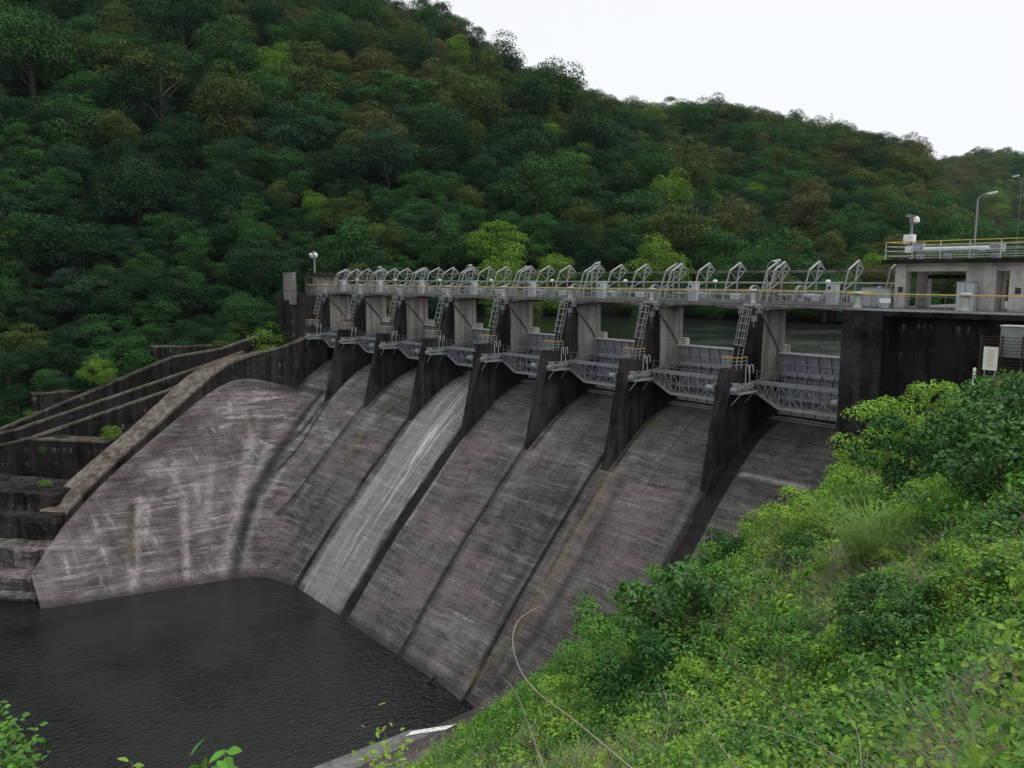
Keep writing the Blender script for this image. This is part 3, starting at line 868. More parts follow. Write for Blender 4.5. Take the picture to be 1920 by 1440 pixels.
def railing(m, my, p, q, base=0.0, h=1.08, step=0.19):
    """balusters, low rails and kerb from p to q; the yellow top rail into my"""
    p = Vector((*p, base)); q = Vector((*q, base)); L = (q - p).length; n = max(2, int(L / step))
    for i in range(n + 1):
        c = p.lerp(q, i / n); big = i % 8 == 0
        m.bar(c, c + Vector((0, 0, h)), 0.05 if big else 0.022)
    for z in (0.08, h - 0.14): m.bar(p + Vector((0, 0, z)), q + Vector((0, 0, z)), 0.035)
    my.bar(p + Vector((0, 0, h)), q + Vector((0, 0, h)), 0.1, 0.08)


spans = [(-83.5, -77.3)] + [(PX[k] + 0.3, PX[k] + 10.7) for k in range(7)] + [(0.3, 10.2)]
for a, b in spans:
    m, y = MB(), MB(); railing(m, y, (a, -0.1), (b, -0.1))
    o = m.build('railing', MAT['galv'], br); y.build('handrail', MAT['yellow'], o)
    m, y = MB(), MB(); railing(m, y, (a - 0.3, 5.1), (b + 0.3, 5.1), step=1.4)
    o = m.build('railing', MAT['galv'], br); y.build('handrail', MAT['galv'], o)
m = MB(); m.box(-84, 10.2, 0.9, 1.25, 0.02, 0.22); m.box(-84, 10.2, 3.4, 3.75, 0.02, 0.22); m.build('machine_plinth', MAT['parapet'], br)

# ------------------------------------------------------------------ right-hand crest: parapet posts and rails on the abutment
ab = thing('abutment_railing', (11.1, -4.5, 0), 'yellow topped steel railing with pale concrete posts on the right abutment', 'railing')
for x in (11.1, 18.15, 25.2):
    m = MB(); m.lathe([(0.32, 0), (0.3, 0.1), (0.22, 0.28), (0.2, 0.9), (0.3, 0.96), (0.38, 1.02), (0.38, 1.12), (0.2, 1.2)], (x, -4.5, 0.0), 14); m.build('post', MAT['post'], ab)
for a, b in (((10.35, -0.1), (10.35, -4.5)), ((10.35, -4.5), (10.8, -4.5)), ((11.4, -4.5), (17.85, -4.5)), ((18.45, -4.5), (24.9, -4.5)), ((25.5, -4.5), (40, -4.5))):
    m, y = MB(), MB(); railing(m, y, a, b, -0.1, 1.15, 0.9)
    o = m.build('railing', MAT['galv'], ab); y.build('handrail', MAT['yellow'], o)
tag(MB().box(10.2, 60, -4.75, 30, -0.12, -0.1 + 0.005).build('crest_road', MAT['parapet']), None, None, None, 'structure')

# ------------------------------------------------------------------ steel frames over the hoists
FR_SHAPE = dict(fb=(0.9, 0.02), ft=(2.0, 2.8), ap=(3.6, 3.55), rt=(4.5, 2.75), rb=(4.5, 0.02))


def frame_parts(root, xs):
    m = MB()
    for x in xs: m.bar((x, *FR_SHAPE['fb']), (x, *FR_SHAPE['ft']), 0.1, 0.11, up=(0, 1, 0))
    m.build('front_post', MAT['frame'], root)
    m = MB()
    for x in xs: m.bar((x, *FR_SHAPE['ft']), (x, *FR_SHAPE['ap']), 0.1, 0.1)
    m.build('rafter', MAT['rafter'], root)
    m = MB()
    for x in xs:
        m.bar((x, *FR_SHAPE['ap']), (x, *FR_SHAPE['rt']), 0.12, 0.12)
        a, b, c = FR_SHAPE['ap'], (4.15, 3.06), (3.56, 3.06)
        m.box(x - 0.02, x + 0.02, 3.3, 4.4, 2.7, 2.78)
        m.prism([a, b, c], x - 0.015, x + 0.015)
    m.build('gusset', MAT['frame'], root)
    m = MB()
    for x in xs: m.bar((x, 3.55, 3.4), (x, 3.2, 1.9), 0.1); m.bar((x, 3.2, 1.9), (x, 3.2, 0.02), 0.1)
    m.build('rear_post', MAT['frame'], root)
    for x in xs:
        m = MB()
        m.bar((x, 1.35, 1.15), (x, 3.2, 1.9), 0.065); m.bar((x, 2.0, 2.75), (x, 3.2, 1.9), 0.05); m.bar((x, 3.2, 1.9), (x, 4.3, 2.75), 0.05); m.bar((x, 1.2, 0.7), (x, 3.2, 0.35), 0.05)
        m.build('brace', MAT['frame'], root)
    if len(xs) == 2:
        for y, z in (FR_SHAPE['ft'], FR_SHAPE['ap'], (1.4, 1.2)):
            m = MB(); m.bar((xs[0], y, z), (xs[1], y, z), 0.06); m.build('cross_tie', MAT['frame'], root)


tf = thing('twin_hoist_gantry', (0.2, 2.5, 0), 'x', 'steel frame', 'peaked steel frames over the hoists')
frame_parts(tf, (-0.15, 0.55))
sf = thing('hoist_gantry', (3.75, 2.5, 0), 'x', 'steel frame', 'peaked steel frames over the hoists')
frame_parts(sf, (3.75,))
tf['label'] = 'double peaked pale steel frame standing ' + PIER[7]
sf['label'] = 'first single peaked steel frame ' + BAY[7]
for k in range(8):
    if k < 7:
        dup(tf, (PX[k] + 0.2, 2.5, 0), 'double peaked pale steel frame standing ' + PIER[k])
        dup(sf, (PX[k] + 3.75, 2.5, 0), 'left single peaked steel frame ' + BAY[k])
    dup(sf, (PX[k] + 7.1, 2.5, 0), 'right single peaked steel frame ' + BAY[k])
sf['label'] = 'left single peaked steel frame ' + BAY[7]
dup(tf, (10.75, 2.5, 0), 'double peaked pale steel frame half hidden behind the hoist house pillar')
for z, y, nm, mt in ((2.72, 4.45, 'upper', 'girder'), (1.72, 3.35, 'lower', 'galv')):
    m = MB()
    if nm == 'upper': m.bar((-80, y, z), (11.5, y, z), 0.1, 0.2)
    else: m.tube([(-80, y, z), (11.5, y, z)], 0.075, 8)
    tag(m.build('tie_rail', MAT[mt if nm == 'upper' else 'galv']), {'upper': 'flat grey steel rail joining the frame peaks along the dam top', 'lower': 'round grey pipe rail running low through the frames'}[nm], 'rail', 'rails through the hoist frames')

# ------------------------------------------------------------------ gate hoists and their cabinets
hw = thing('gate_hoist', (5.5, 1.6, 0.02), 'grey gate hoist with spoked wheels ' + BAY[7], 'hoist', 'gate hoists on the dam top')


def wheel(x, y, z, r, root, name):
    m = MB(); m.ring((x, y, z), r, 0.22, 0.12, n=28)
    o = m.build(name, MAT['frame'], root)
    s = MB()
    for i in range(6):
        a = i * math.pi / 3; s.bar((x, y, z), (x, y + (r - 0.1) * math.cos(a), z + (r - 0.1) * math.sin(a)), 0.08)
    s.tube([(x - 0.16, y, z), (x + 0.16, y, z)], 0.14, 10); s.build('spokes', MAT['frame'], o)


for x, r in ((-0.55 + 10.4, 0.82), (0.9 + 2.3, 0.82)): wheel(x, 1.7, 0.72, r, hw, 'gear_wheel')
wheel(5.7, 1.4, 0.62, 0.5, hw, 'small_wheel')
m = MB(); m.tube([(1.2, 1.7, 0.72), (10.0, 1.7, 0.72)], 0.09, 8); m.build('shaft', MAT['galv'], hw)
for x in (2.7, 5.2, 8.9):
    m = MB(); m.prism([(1.3, 0.02), (2.1, 0.02), (1.9, 0.7), (1.5, 0.7)], x, x + 0.25); m.build('pedestal', MAT['galv'], hw)
m = MB(); m.box(4.4, 5.1, 1.3, 2.1, 0.22, 0.8); m.tube([(3.6, 1.7, 0.62), (4.45, 1.7, 0.62)], 0.24, 12); m.build('motor', MAT['cabinet'], hw, bevel=0.04)
m = MB(); m.box(7.7, 8.6, 1.2, 2.2, 0.22, 0.75); m.build('gearbox', MAT['cabinet'], hw, bevel=0.04)
for x in (2.2, 3.9, 9.2):
    m = MB(); m.tube([(x, 2.4, 0.4), (x + 0.5, 2.4, 0.4)], 0.32, 12); m.build('drum', MAT['cabinet'], hw)
for k in range(7):
    dup(hw, (PX[k] + 5.5, 1.6, 0.02), 'grey gate hoist with spoked wheels ' + BAY[k])
hc = thing('control_cabinet', (6.5, 0.75, 0.02), 'pale grey hoist control cabinet ' + BAY[7], 'cabinet', 'hoist control cabinets')
m = MB(); m.box(6.1, 6.95, 0.45, 1.05, 0.02, 1.75); c_ = m.build('body', MAT['cabinet'], hc, bevel=0.02)
m = MB(); m.box(6.04, 7.01, 0.39, 1.11, 1.75, 1.82); m.build('roof', MAT['gate_light'], hc)
m = MB(); m.box(6.25, 6.48, 0.43, 0.447, 1.25, 1.5); m.build('window', MAT['black'], hc)
for k in range(7):
    dup(hc, (PX[k] + 4.1 - (k % 3) * 0.25, 0.75, 0.02), 'pale grey hoist control cabinet ' + BAY[k])
for lx, ly, lz in ((2.6, 2.9, 0),):
    sl = thing('work_light', (lx, ly, lz), 'short work light among hoists ' + BAY[7], 'lamp', 'work lights among the hoists')
    m = MB(); m.tube([(lx + 2.4, ly, 0.02), (lx + 2.4, ly, 1.75)], 0.04, 6); m.build('pole', MAT['galv'], sl)
    m = MB(); m.lathe([(0.05, 0), (0.2, 0.05), (0.22, 0.2), (0.1, 0.3)], (lx + 2.4, ly - 0.1, 1.7), 10); m.build('lamp_head', MAT['white'], sl)
    for k in range(7): dup(sl, (PX[k] + lx, ly, lz), 'short work light among hoists ' + BAY[k])

# ------------------------------------------------------------------ lamp posts


def lamp_post(loc, h, label, arm=0.5, r=0.055, to=(1, 0)):
    t = thing('street_lamp', loc, label, 'street lamp', 'lamp posts on the dam')
    x, y, z = loc
    m = MB(); m.tube([(x, y, z), (x, y, z + h)], r * 1.15, 8, r * 0.8)
    pts = [(x + arm * s * to[0], y + arm * s * to[1], z + h + 0.32 * math.sin(s * math.pi / 2)) for s in np.linspace(0, 1, 6)]
    m.tube(pts, r * 0.7, 6); m.build('pole', MAT['galv'], t)
    e = pts[-1]; m = MB()
    a = Vector(e); d = Vector((to[0], to[1], 0.12))
    m.tube([a, a + d * 0.12, a + d * 0.45, a + d * 0.68], 0.06, 8, 0.07); m.bar(a + d * 0.1 + Vector((0, 0, 0.02)), a + d * 0.65 + Vector((0, 0, 0.02)), 0.24, 0.1)
    o = m.build('lamp_head', MAT['white'], t)
    m = MB(); m.bar(a + d * 0.15 + Vector((0, 0, -0.06)), a + d * 0.58 + Vector((0, 0, -0.06)), 0.18, 0.06); m.build('lens', MAT['glass'], o)
    return t


lamp_post((0.9, 0.35, 0.02), 3.2, 'short curved lamp post standing ' + PIER[7], 0.45)
for k, pxx in ((5, 1109), (3, 874), (1, 707)):
    q = at(pxx, 545, Y=0.6); lamp_post((q[0], 0.6, 0.02), 3.3, 'short curved lamp post standing ' + PIER[k], 0.45)
lamp_post((16.5, 0.5, 0.0), 3.75, 'slim curved lamp post between pale posts in front of the hoist house', 0.42)
lamp_post((14.75, 5.9, -0.1), 8.1, 'tallest curved lamp post rising above the hoist house roof', 0.6, 0.075)
q = at(1905, 470, D=110)
lamp_post((q[0], q[1], 0), 13.5, 'far lamp post against the hazy hill at the right edge', -1.0, 0.022)

fl = thing('floodlight_pole', (-86.5, 3, 0), 'grey pole with twin round white floodlights at the dam\'s left end', 'floodlight')
m = MB(); m.tube([(-86.8, 3, -0.6), (-86.8, 3, 6.2)], 0.14, 8); m.bar((-87.7, 2.8, 6.25), (-85.9, 3.0, 6.25), 0.16); m.box(-87.3, -86.3, 2.8, 3.1, 6.35, 6.6); m.build('pole', MAT['galv'], fl)
for sx in (-0.75, 0.75):
    m = MB(); c = (-86.8 + sx, 2.75, 5.85)
    m.lathe([(0.1, 0.5), (0.4, 0.25), (0.46, -0.05)], (0, 0, 0), 14)
    ang = math.radians(55); v2 = []
    for a, b, cc in m.v:
        v2.append((c[0] + a, c[1] + b * math.cos(ang) + cc * math.sin(ang), c[2] - b * math.sin(ang) + cc * math.cos(ang)))
    m.v = v2; m.build('floodlight', MAT['white'], fl)

# ------------------------------------------------------------------ left end: hut and boarded end wall
ht = thing('valve_hut', (-82.3, 1.5, 0), 'small concrete hut with dark doorway at the dam\'s left end', 'hut')
m = MB(); m.box(-84.2, -83.95, -0.1, 3.4, 0.02, 2.45); m.box(-80.1, -79.9, -0.1, 3.4, 0.02, 2.45); m.box(-83.95, -80.1, 3.2, 3.4, 0.02, 2.45); m.box(-81.5, -80.1, -0.1, 0.1, 0.02, 2.45); m.box(-83.95, -81.5, -0.1, 0.1, 2.1, 2.45); m.build('wall', MAT['girder'], ht)
m = MB(); m.box(-84.5, -79.5, -0.5, 3.8, 2.45, 2.95); m.build('roof', MAT['darker'], ht)
m = MB(); m.box(-83.9, -81.55, 1.0, 1.1, 0.02, 2.1); m.build('door', MAT['black'], ht)
ew = thing('end_wall', (-87, -1.7, -1.2), 'pair of tall pale grey wall slabs at the dam\'s left end', 'wall')
m = MB(); m.box(-88.6, -85.9, -1.95, -1.65, -1.6, 3.0); m.build('slab', MAT['parapet'], ew)
m = MB(); m.box(-85.6, -84.3, -2.35, -1.62, -2.2, 3.05); m.build('slab', MAT['parapet'], ew)

# ------------------------------------------------------------------ hoist house on the right
hh = thing('hoist_house', (17, 2.5, 0), 'pale open concrete hoist house with dark flat roof on the right abutment', 'building')
m = MB(); m.box(10.75, 34, -0.4, 6.2, 3.2, 3.48); m.build('roof', MAT['darker'], hh)
for a, b, c, d in ((11.45, 12.25, 0.4, 1.3), (11.45, 12.25, 4.2, 5.0), (16.3, 18.2, 0.4, 1.6), (16.5, 17.4, 4.2, 5.0), (19.0, 20.1, 0.4, 1.3), (19.0, 20.1, 4.2, 5.0), (24, 25, 0.4, 1.3), (24, 25, 4.2, 5)):
    m = MB(); m.box(a, b, c, d, -0.1, 3.2); m.build('pillar', MAT['light'], hh, bevel=0.03)
m = MB(); m.box(12.25, 16.3, 0.5, 1.2, 2.62, 3.2); m.box(18.2, 19, 0.5, 1.2, 2.62, 3.2); m.box(20.1, 24, 0.5, 1.2, 2.62, 3.2)
m.prism([(1.3, 3.2), (4.2, 3.2), (4.2, 2.7), (1.3, 2.7)], 11.5, 12.2); m.build('beam', MAT['light'], hh)
m = MB(); m.box(12.25, 16.5, 4.3, 4.7, 2.1, 2.4); m.build('beam', MAT['darker'], hh)
for x, y in ((11.75, 0.385), (19.4, 0.385)):
    m = MB(); m.box(x, x + 0.33, y - 0.03, y + 0.012, 1.1, 1.5); m.build('vent', MAT['black'], hh)
m, y = MB(), MB()
for x in np.arange(10.95, 33, 1.9): m.bar((x, -0.25, 3.48), (x, -0.25, 4.72), 0.045)
for z in (3.75, 4.1, 4.42):
    m.bar((10.95, -0.25, z), (33, -0.25, z), 0.035); m.bar((10.95, -0.25, z), (10.95, 5.9, z), 0.035); m.bar((10.95, 5.9, z), (33, 5.9, z), 0.035)
y.bar((10.95, -0.25, 4.74), (33, -0.25, 4.74), 0.055); y.bar((10.95, -0.25, 4.74), (10.95, 5.9, 4.74), 0.055); y.bar((10.95, 5.9, 4.74), (33, 5.9, 4.74), 0.055)
o = m.build('railing', MAT['pipe'], hh); y.build('handrail', MAT['yellow'], o)
rp = thing('roof_pipe', (14, 2, 3.5), 'thick pale horizontal pipe with a motor on the hoist house roof', 'pipe')
m = MB(); m.tube([(12.6, 2, 4.2), (17.2, 2, 4.2)], 0.2, 14); m.build('pipe', MAT['pipe'], rp)
m = MB(); m.tube([(12.0, 2, 4.2), (12.6, 2, 4.2)], 0.34, 14); m.box(12.0, 12.7, 1.8, 2.3, 4.2, 4.72); m.box(17.2, 18.0, 1.6, 2.4, 3.95, 4.5); m.build('motor', MAT['galv'], rp)
m = MB()
for x in (12.3, 14.2, 17.4, 20): m.box(x, x + 0.35, 1.7, 2.3, 3.48, 4.0)
m.build('support', MAT['truss'], rp)
ct = thing('camera_mast', (11.9, 2, 3.48), 'surveillance camera and spotlight on a post above a white box', 'camera')
m = MB(); m.tube([(11.75, 2, 3.48), (11.75, 2, 6.2)], 0.1, 8); m.build('post', MAT['truss'], ct)
m = MB(); m.box(11.3, 12.0, 1.7, 2.3, 4.75, 5.35); m.box(11.45, 11.95, 1.75, 2.2, 4.0, 4.5); m.build('box', MAT['white'], ct, bevel=0.03)
m = MB(); m.bar((11.3, 1.9, 6.78), (12.05, 2.1, 6.62), 0.22, 0.22); m.box(11.6, 11.9, 1.9, 2.1, 6.2, 6.6); m.build('camera_body', MAT['truss'], ct)
m = MB(); m.lathe([(0.08, 0.3), (0.2, 0.15), (0.22, -0.1), (0.05, -0.2)], (12.15, 1.8, 6.35), 12); m.build('spotlight', MAT['white'], ct)
cbs = [((8.9, 10.6, 0.6, 1.6), 1.35, 'long low grey equipment cabinet left of the hoist house pillar', 'cabinet'),
       ((16.2, 17.3, -0.8, -0.2), 1.85, 'tall blue grey cabinet against the hoist house wall', 'cabinet'),
       ((10.75, 11.25, 0.1, 0.7), 1.3, 'narrow grey cabinet touching the hoist house pillar', 'cabinet')]
for (a, b, c, d), h, lab, cat in cbs:
    t = thing('equipment_cabinet', ((a + b) / 2, (c + d) / 2, 0), lab, cat)
    m = MB(); m.box(a, b, c, d, -0.1, h); o = m.build('body', MAT['cabinet'], t, bevel=0.02)
    m = MB(); m.box(a - 0.05, b + 0.05, c - 0.05, d + 0.05, h, h + 0.06); m.build('roof', MAT['galv'], t)
    m = MB(); m.box((a + b) / 2 - 0.01, (a + b) / 2 + 0.01, c - 0.022, c - 0.008, 0.1, h - 0.1); m.build('door_seam', MAT['black'], t)
t = thing('notice_board', (12.9, -4.56, 0.5), 'small blank white plate fixed to the abutment railing', 'sign')
m = MB(); m.box(12.7, 13.45, -4.6, -4.57, 0.45, 0.75); m.build('plate', MAT['white'], t)

# things beside the abutment wall at the right edge
fe = thing('rusty_fence', (19.7, -5.5, -4.5), 'rusty slatted steel fence panel against the dark abutment wall', 'fence')
m = MB()
for x in (19.75, 20.9, 22.0, 23.1): m.bar((x, -6.0, -5.0), (x, -6.0, -1.3), 0.07)
for z in np.arange(-4.6, -1.3, 0.2): m.bar((19.75, -6.03, z), (23.2, -6.03, z), 0.04, 0.03)
m.build('slats', MAT['rust'], fe)
gp = thing('grey_shed', (21.6, -5.2, -4.5), 'grey sheet metal hut with pale roof edge at the photo\'s right edge', 'hut')
m = MB(); m.box(20.75, 23.5, -5.9, -5.1, -2.6, -0.75); m.build('wall', MAT['galv'], gp)
m = MB(); m.box(20.7, 23.6, -6.0, -5.0, -0.75, -0.69); m.build('roof', MAT['gate_light'], gp)
sg = thing('warning_sign', (20.6, -7.0, -4.0), 'white signboard with a column of faded yellow lettering by the rusty fence', 'sign')
m = MB(); m.box(20.28, 21.06, -7.04, -7.0, -3.35, -1.95); m.build('board', MAT['white'], sg)
m = MB()
for x in (20.38, 20.96): m.bar((x, -6.97, -5.5), (x, -6.97, -2.0), 0.05)
m.build('post', MAT['galv'], sg)
m = MB()
for i in range(7):                                      # illegible faded characters, one above the other
    z = -2.15 - i * 0.155
    m.box(20.5, 20.84, -7.046, -7.041, z - 0.02, z + 0.012); m.box(20.65, 20.69, -7.047, -7.042, z - 0.1, z + 0.03)
    m.box(20.53, 20.57, -7.0465, -7.0415, z - 0.09, z - 0.03); m.box(20.77, 20.81, -7.0465, -7.0415, z - 0.09, z - 0.03)
m.build('lettering', MAT['yellow'], sg)
bo = thing('striped_bollard', (19.9, -7.3, -4.0), 'short white striped marker post in the weeds below the signboard', 'bollard')
m = MB(); m.lathe([(0.09, 0), (0.09, 1.0), (0.05, 1.06)], (19.95, -7.3, -4.3), 12); m.build('post', MAT['white'], bo)
m = MB()
for z in (0.35, 0.55, 0.75): m.lathe([(0.093, 0), (0.093, 0.08)], (19.95, -7.3, -4.3 + z), 12)
m.build('stripe', MAT['galv'], bo)

# ------------------------------------------------------------------ guide wall down the left of the spillway
gw = thing('guide_wall', (-76, -20, -20), 'long sloping concrete guide wall with mossy top left of the chutes', 'wall')


def gw_mesh():
    P = []
    for (x0, y0, z0, h0, t0), (x1, y1, z1, h1, t1) in zip(GW[:-1], GW[1:]):
        n = 6
        for i in range(n):
            s = i / n; P.append((x0 + (x1 - x0) * s, y0 + (y1 - y0) * s, z0 + (z1 - z0) * s, h0 + (h1 - h0) * s, t0 + (t1 - t0) * s))
    P.append(GW[-1])
    Pa = np.array(P)
    ker = np.ones(7) / 7
    Pb = np.stack([np.convolve(np.pad(Pa[:, i], 3, mode='edge'), ker, 'valid') for i in range(5)], 1)
    return Pb


PB = gw_mesh()
side, topm = MB(), MB()
rows = []
for i, (x, y, z, h, t) in enumerate(PB):
    a = PB[max(0, i - 1)]; b = PB[min(len(PB) - 1, i + 1)]
    d = np.array([b[0] - a[0], b[1] - a[1]]); d /= np.linalg.norm(d)
    nrm = np.array([d[1], -d[0]])                         # to the outside (left bank)
    if nrm[0] > 0 and y < -10: nrm = -nrm
    if y >= -10: nrm = np.array([-abs(nrm[0]), nrm[1] if nrm[0] < 0 else -nrm[1]])
    rows.append((x, y, z, h, x + nrm[0] * t, y + nrm[1] * t))
for r0, r1 in zip(rows[:-1], rows[1:]):
    side.quad((r0[0], r0[1], r0[2] - 2.5), (r1[0], r1[1], r1[2] - 2.5), (r1[0], r1[1], r1[2] + r1[3] - 0.35), (r0[0], r0[1], r0[2] + r0[3] - 0.35))
    side.quad((r0[4], r0[5], r0[2] - 6), (r0[4], r0[5], r0[2] + r0[3] - 0.35), (r1[4], r1[5], r1[2] + r1[3] - 0.35), (r1[4], r1[5], r1[2] - 6))
    ov = 0.12
    def e(r, s):
        dx, dy = r[0] - r[4], r[1] - r[5]; L = math.hypot(dx, dy)
        return (r[0] + dx / L * ov, r[1] + dy / L * ov) if s else (r[4] - dx / L * ov, r[5] - dy / L * ov)
    zt0, zt1 = r0[2] + r0[3], r1[2] + r1[3]
    topm.quad((*e(r0, 1), zt0), (*e(r1, 1), zt1), (*e(r1, 0), zt1), (*e(r0, 0), zt0))
    topm.quad((*e(r0, 1), zt0 - 0.36), (*e(r1, 1), zt1 - 0.36), (*e(r1, 1), zt1), (*e(r0, 1), zt0))
    topm.quad((*e(r0, 0), zt0 - 0.36), (*e(r0, 0), zt0), (*e(r1, 0), zt1), (*e(r1, 0), zt1 - 0.36))
    topm.quad((*e(r0, 1), zt0 - 0.36), (*e(r0, 0), zt0 - 0.36), (*e(r1, 0), zt1 - 0.36), (*e(r1, 1), zt1 - 0.36))
r0 = rows[-1]
side.quad((r0[0], r0[1], r0[2] - 5), (r0[4], r0[5], r0[2] - 5), (r0[4], r0[5], r0[2] + r0[3] - 0.3), (r0[0], r0[1], r0[2] + r0[3] - 0.3))
side.build('wall_face', MAT['dark'], gw)
topm.build('wall_top', MAT['ledge'], gw)

# ------------------------------------------------------------------ terraced retaining walls on the left bank


def wall_line(name, pts, thick, depth, mat, capmat, label):
    """a retaining wall through pts (x, y, top z) with a coping on it; thickness to the bank side"""
    t = thing(name, pts[len(pts) // 2], label, 'retaining wall', 'retaining walls left of the spillway')
    m, c = MB(), MB()
    for a, b in zip(pts[:-1], pts[1:]):
        d = Vector((b[0] - a[0], b[1] - a[1], 0)).normalized(); n = Vector((-d.y, d.x, 0))
        if n.x > 0: n = -n
        n = n * thick
        for mm, o, z0, z1 in ((m, 0.0, -depth, -0.25), (c, 0.1, -0.25, 0.0)):
            off = n.normalized() * -o
            A = Vector(a) + off; B = Vector(b) + off; A2 = Vector(a) + n - off; B2 = Vector(b) + n - off
            k = len(mm.v)
            for P_ in (A, B, B2, A2): mm.v.append((P_.x, P_.y, P_.z + z0))
            for P_ in (A, B, B2, A2): mm.v.append((P_.x, P_.y, P_.z + z1))
            mm.f += [tuple(k + i for i in q) for q in ((3, 2, 1, 0), (4, 5, 6, 7), (0, 1, 5, 4), (1, 2, 6, 5), (2, 3, 7, 6), (3, 0, 4, 7))]
    m.build('wall_face', mat, t); c.build('coping', capmat, t)
    return t


wall_line('retaining_wall', [(-96, -50, -19.8), (-89.9, -43.6, -19.8), (-77.5, -33.0, -19.85)], 2.5, 9, MAT['darker'], MAT['coping'], 'lowest black retaining wall with a level ledge at the left edge')
wall_line('retaining_wall', [(-89, -46.5, -21.0), (-86.0, -40.3, -19.6), (-84.0, -22.4, -14.4), (-84.2, -18.0, -13.0)], 1.2, 5, MAT['darker'], MAT['coping'], 'second black sloping retaining wall above the level ledge')
wall_line('retaining_wall', [(-90, -47.0, -19.6), (-87.5, -41.9, -18.5), (-86, -15.2, -11.0), (-86.3, -10, -9.6)], 1.0, 4.5, MAT['darker'], MAT['coping'], 'third sloping retaining wall with a pale coping left of guide wall')
wall_line('retaining_wall', [(-92, -49.0, -19.5), (-89.5, -43.6, -18.6), (-89.5, -20.0, -10.0), (-89, -12.4, -9.1), (-89, -4, -6.6)], 1.0, 4.0, MAT['darker'], MAT['coping'], 'topmost long sloping retaining wall below the forest')
for pts, lab in (([(60, 738), (180, 728)], 'low mossy concrete block wall among weeds on the left bank'), ([(205, 712), (290, 703)], 'pale topped concrete block above the sloping walls'),
                 ([(295, 675), (415, 661)], 'broad concrete slab step near the top of guide wall'), ([(290, 650), (430, 646)], 'grassy concrete step behind the broad slab step')):
    A = at(*pts[0], X=-92.5); B = at(*pts[1], X=-92.5)
    wall_line('concrete_step', [tuple(A), tuple(B)], 2.6, 3.0, MAT['dark'], MAT['coping'], lab)
pv = thing('drain_pipe', (-90, -44.5, -19.7), 'short white plastic pipe end lying on the ledge at left edge', 'pipe')
A = Vector(at(-14, 817, Z=-19.45)); B = Vector(at(23, 814, Z=-19.4))
m = MB(); m.tube([A, B], 0.28, 12, 0.36); m.build('pipe', MAT['white'], pv)

# rock steps by the pool at the left edge


def rock(pts, z0, z1, label, mat='rock'):
    m = MB(); m.prism_z(pts, z0, z1)
    o = m.build('rock_ledge', MAT[mat])
    import bmesh
    bm = bmesh.new(); bm.from_mesh(o.data); bmesh.ops.triangulate(bm, faces=bm.faces); bmesh.ops.subdivide_edges(bm, edges=bm.edges, cuts=9, use_grid_fill=True)
    for v in bm.verts:
        q = v.co; s = 0.28
        v.co = q + Vector((noise.noise(q * 0.5) * 0.5 + noise.noise(q * 1.9) * 0.22, noise.noise(q * 0.5 + Vector((9, 3, 1))) * 0.5 + noise.noise(q * 2.1 + Vector((2, 5, 7))) * 0.22, noise.noise(q * 0.35 + Vector((4, 8, 2))) * 0.3 + noise.noise(q * 1.6) * 0.18))
    bm.to_mesh(o.data); bm.free()
    o['label'] = label; o['category'] = 'rock'; o['group'] = 'rock ledges at the pool\'s left edge'
    return o


rock([(-59.5, -46.2), (-56.2, -43.4), (-58, -42.5), (-68, -52), (-66, -55)], -35, -32.6, 'pale low rock ledge at the waterline left of the pool')
rock([(-61.5, -46.0), (-59.6, -44.8), (-63, -41.5), (-75, -50), (-72, -56)], -35, -31.0, 'middle rock ledge with dark streaked front beside the pool')
rock([(-63.8, -44.8), (-62.6, -43.2), (-66, -40), (-80, -49), (-76, -56)], -35, -28.7, 'mossy rock ledge with dripping face under guide wall')
rock([(-66.6, -43.2), (-65.4, -41.8), (-68, -39), (-84, -48), (-80, -54)], -34, -25.8, 'tall dark rock step under the retaining walls', 'dark')
rock([(-68.5, -42.8), (-67.2, -41.3), (-72, -37), (-86, -46), (-83, -52)], -33, -23.6, 'top grey rock step at the foot of the lowest retaining wall', 'dark')

# ------------------------------------------------------------------ water
m = MB(); m.quad((-140, -140, -33), (30, -140, -33), (30, -18, -33), (-140, -18, -33)); tag(m.build('pool_water', MAT['pool']), 'dark rippled water in the pool below the dam', 'water', None, 'structure')
m = MB(); m.quad((-150, 4.9, -4.9), (400, 4.9, -4.9), (400, 420, -4.9), (-150, 420, -4.9)); tag(m.build('reservoir_water', MAT['lake']), 'dark reservoir water behind the gates', 'water', None, 'structure')
xs = np.linspace(-43.18, -33.9, 26); ys = np.arange(-22.6, 2.7, 0.4)
X, Y = np.meshgrid(xs, ys, indexing='ij'); Z = zsurf(X, Y) + 0.045 - 0.12 * 1.3 * np.clip((-Y - 0.5) / 5, 0, 1)
n2 = X.shape[1]
Q = [(i * n2 + k, (i + 1) * n2 + k, (i + 1) * n2 + k + 1, i * n2 + k + 1) for i in range(X.shape[0] - 1) for k in range(n2 - 1)]
o = bpy.data.objects.new('flowing_water', npmesh('flowing_water', np.stack([X, Y, Z], -1).reshape(-1, 3), Q, MAT['flow'], smooth=True)); COL.objects.link(o)
tag(o, 'thin white sheet of water running down one chute', 'water', None, 'structure')
m = MB()
A = [tuple(at(px, py, Z=-32.68)[:2]) for px, py in ((772, 1371), (800, 1366), (835, 1361), (870, 1355), (905, 1350), (940, 1343))]
for (x0, y0), (x1, y1) in zip(A[:-1], A[1:]):
    m.quad((x0, y0, -32.68), (x0 + 0.25, y0 - 0.75, -32.66), (x1 + 0.25, y1 - 0.75, -32.66), (x1, y1, -32.68))
    m.quad((x0, y0, -33.1), (x0, y0, -32.68), (x1, y1, -32.68), (x1, y1, -33.1))
tag(m.build('foam_water', MAT['foam']), 'narrow strip of white foaming water crossing the apron', 'water', None, 'structure')
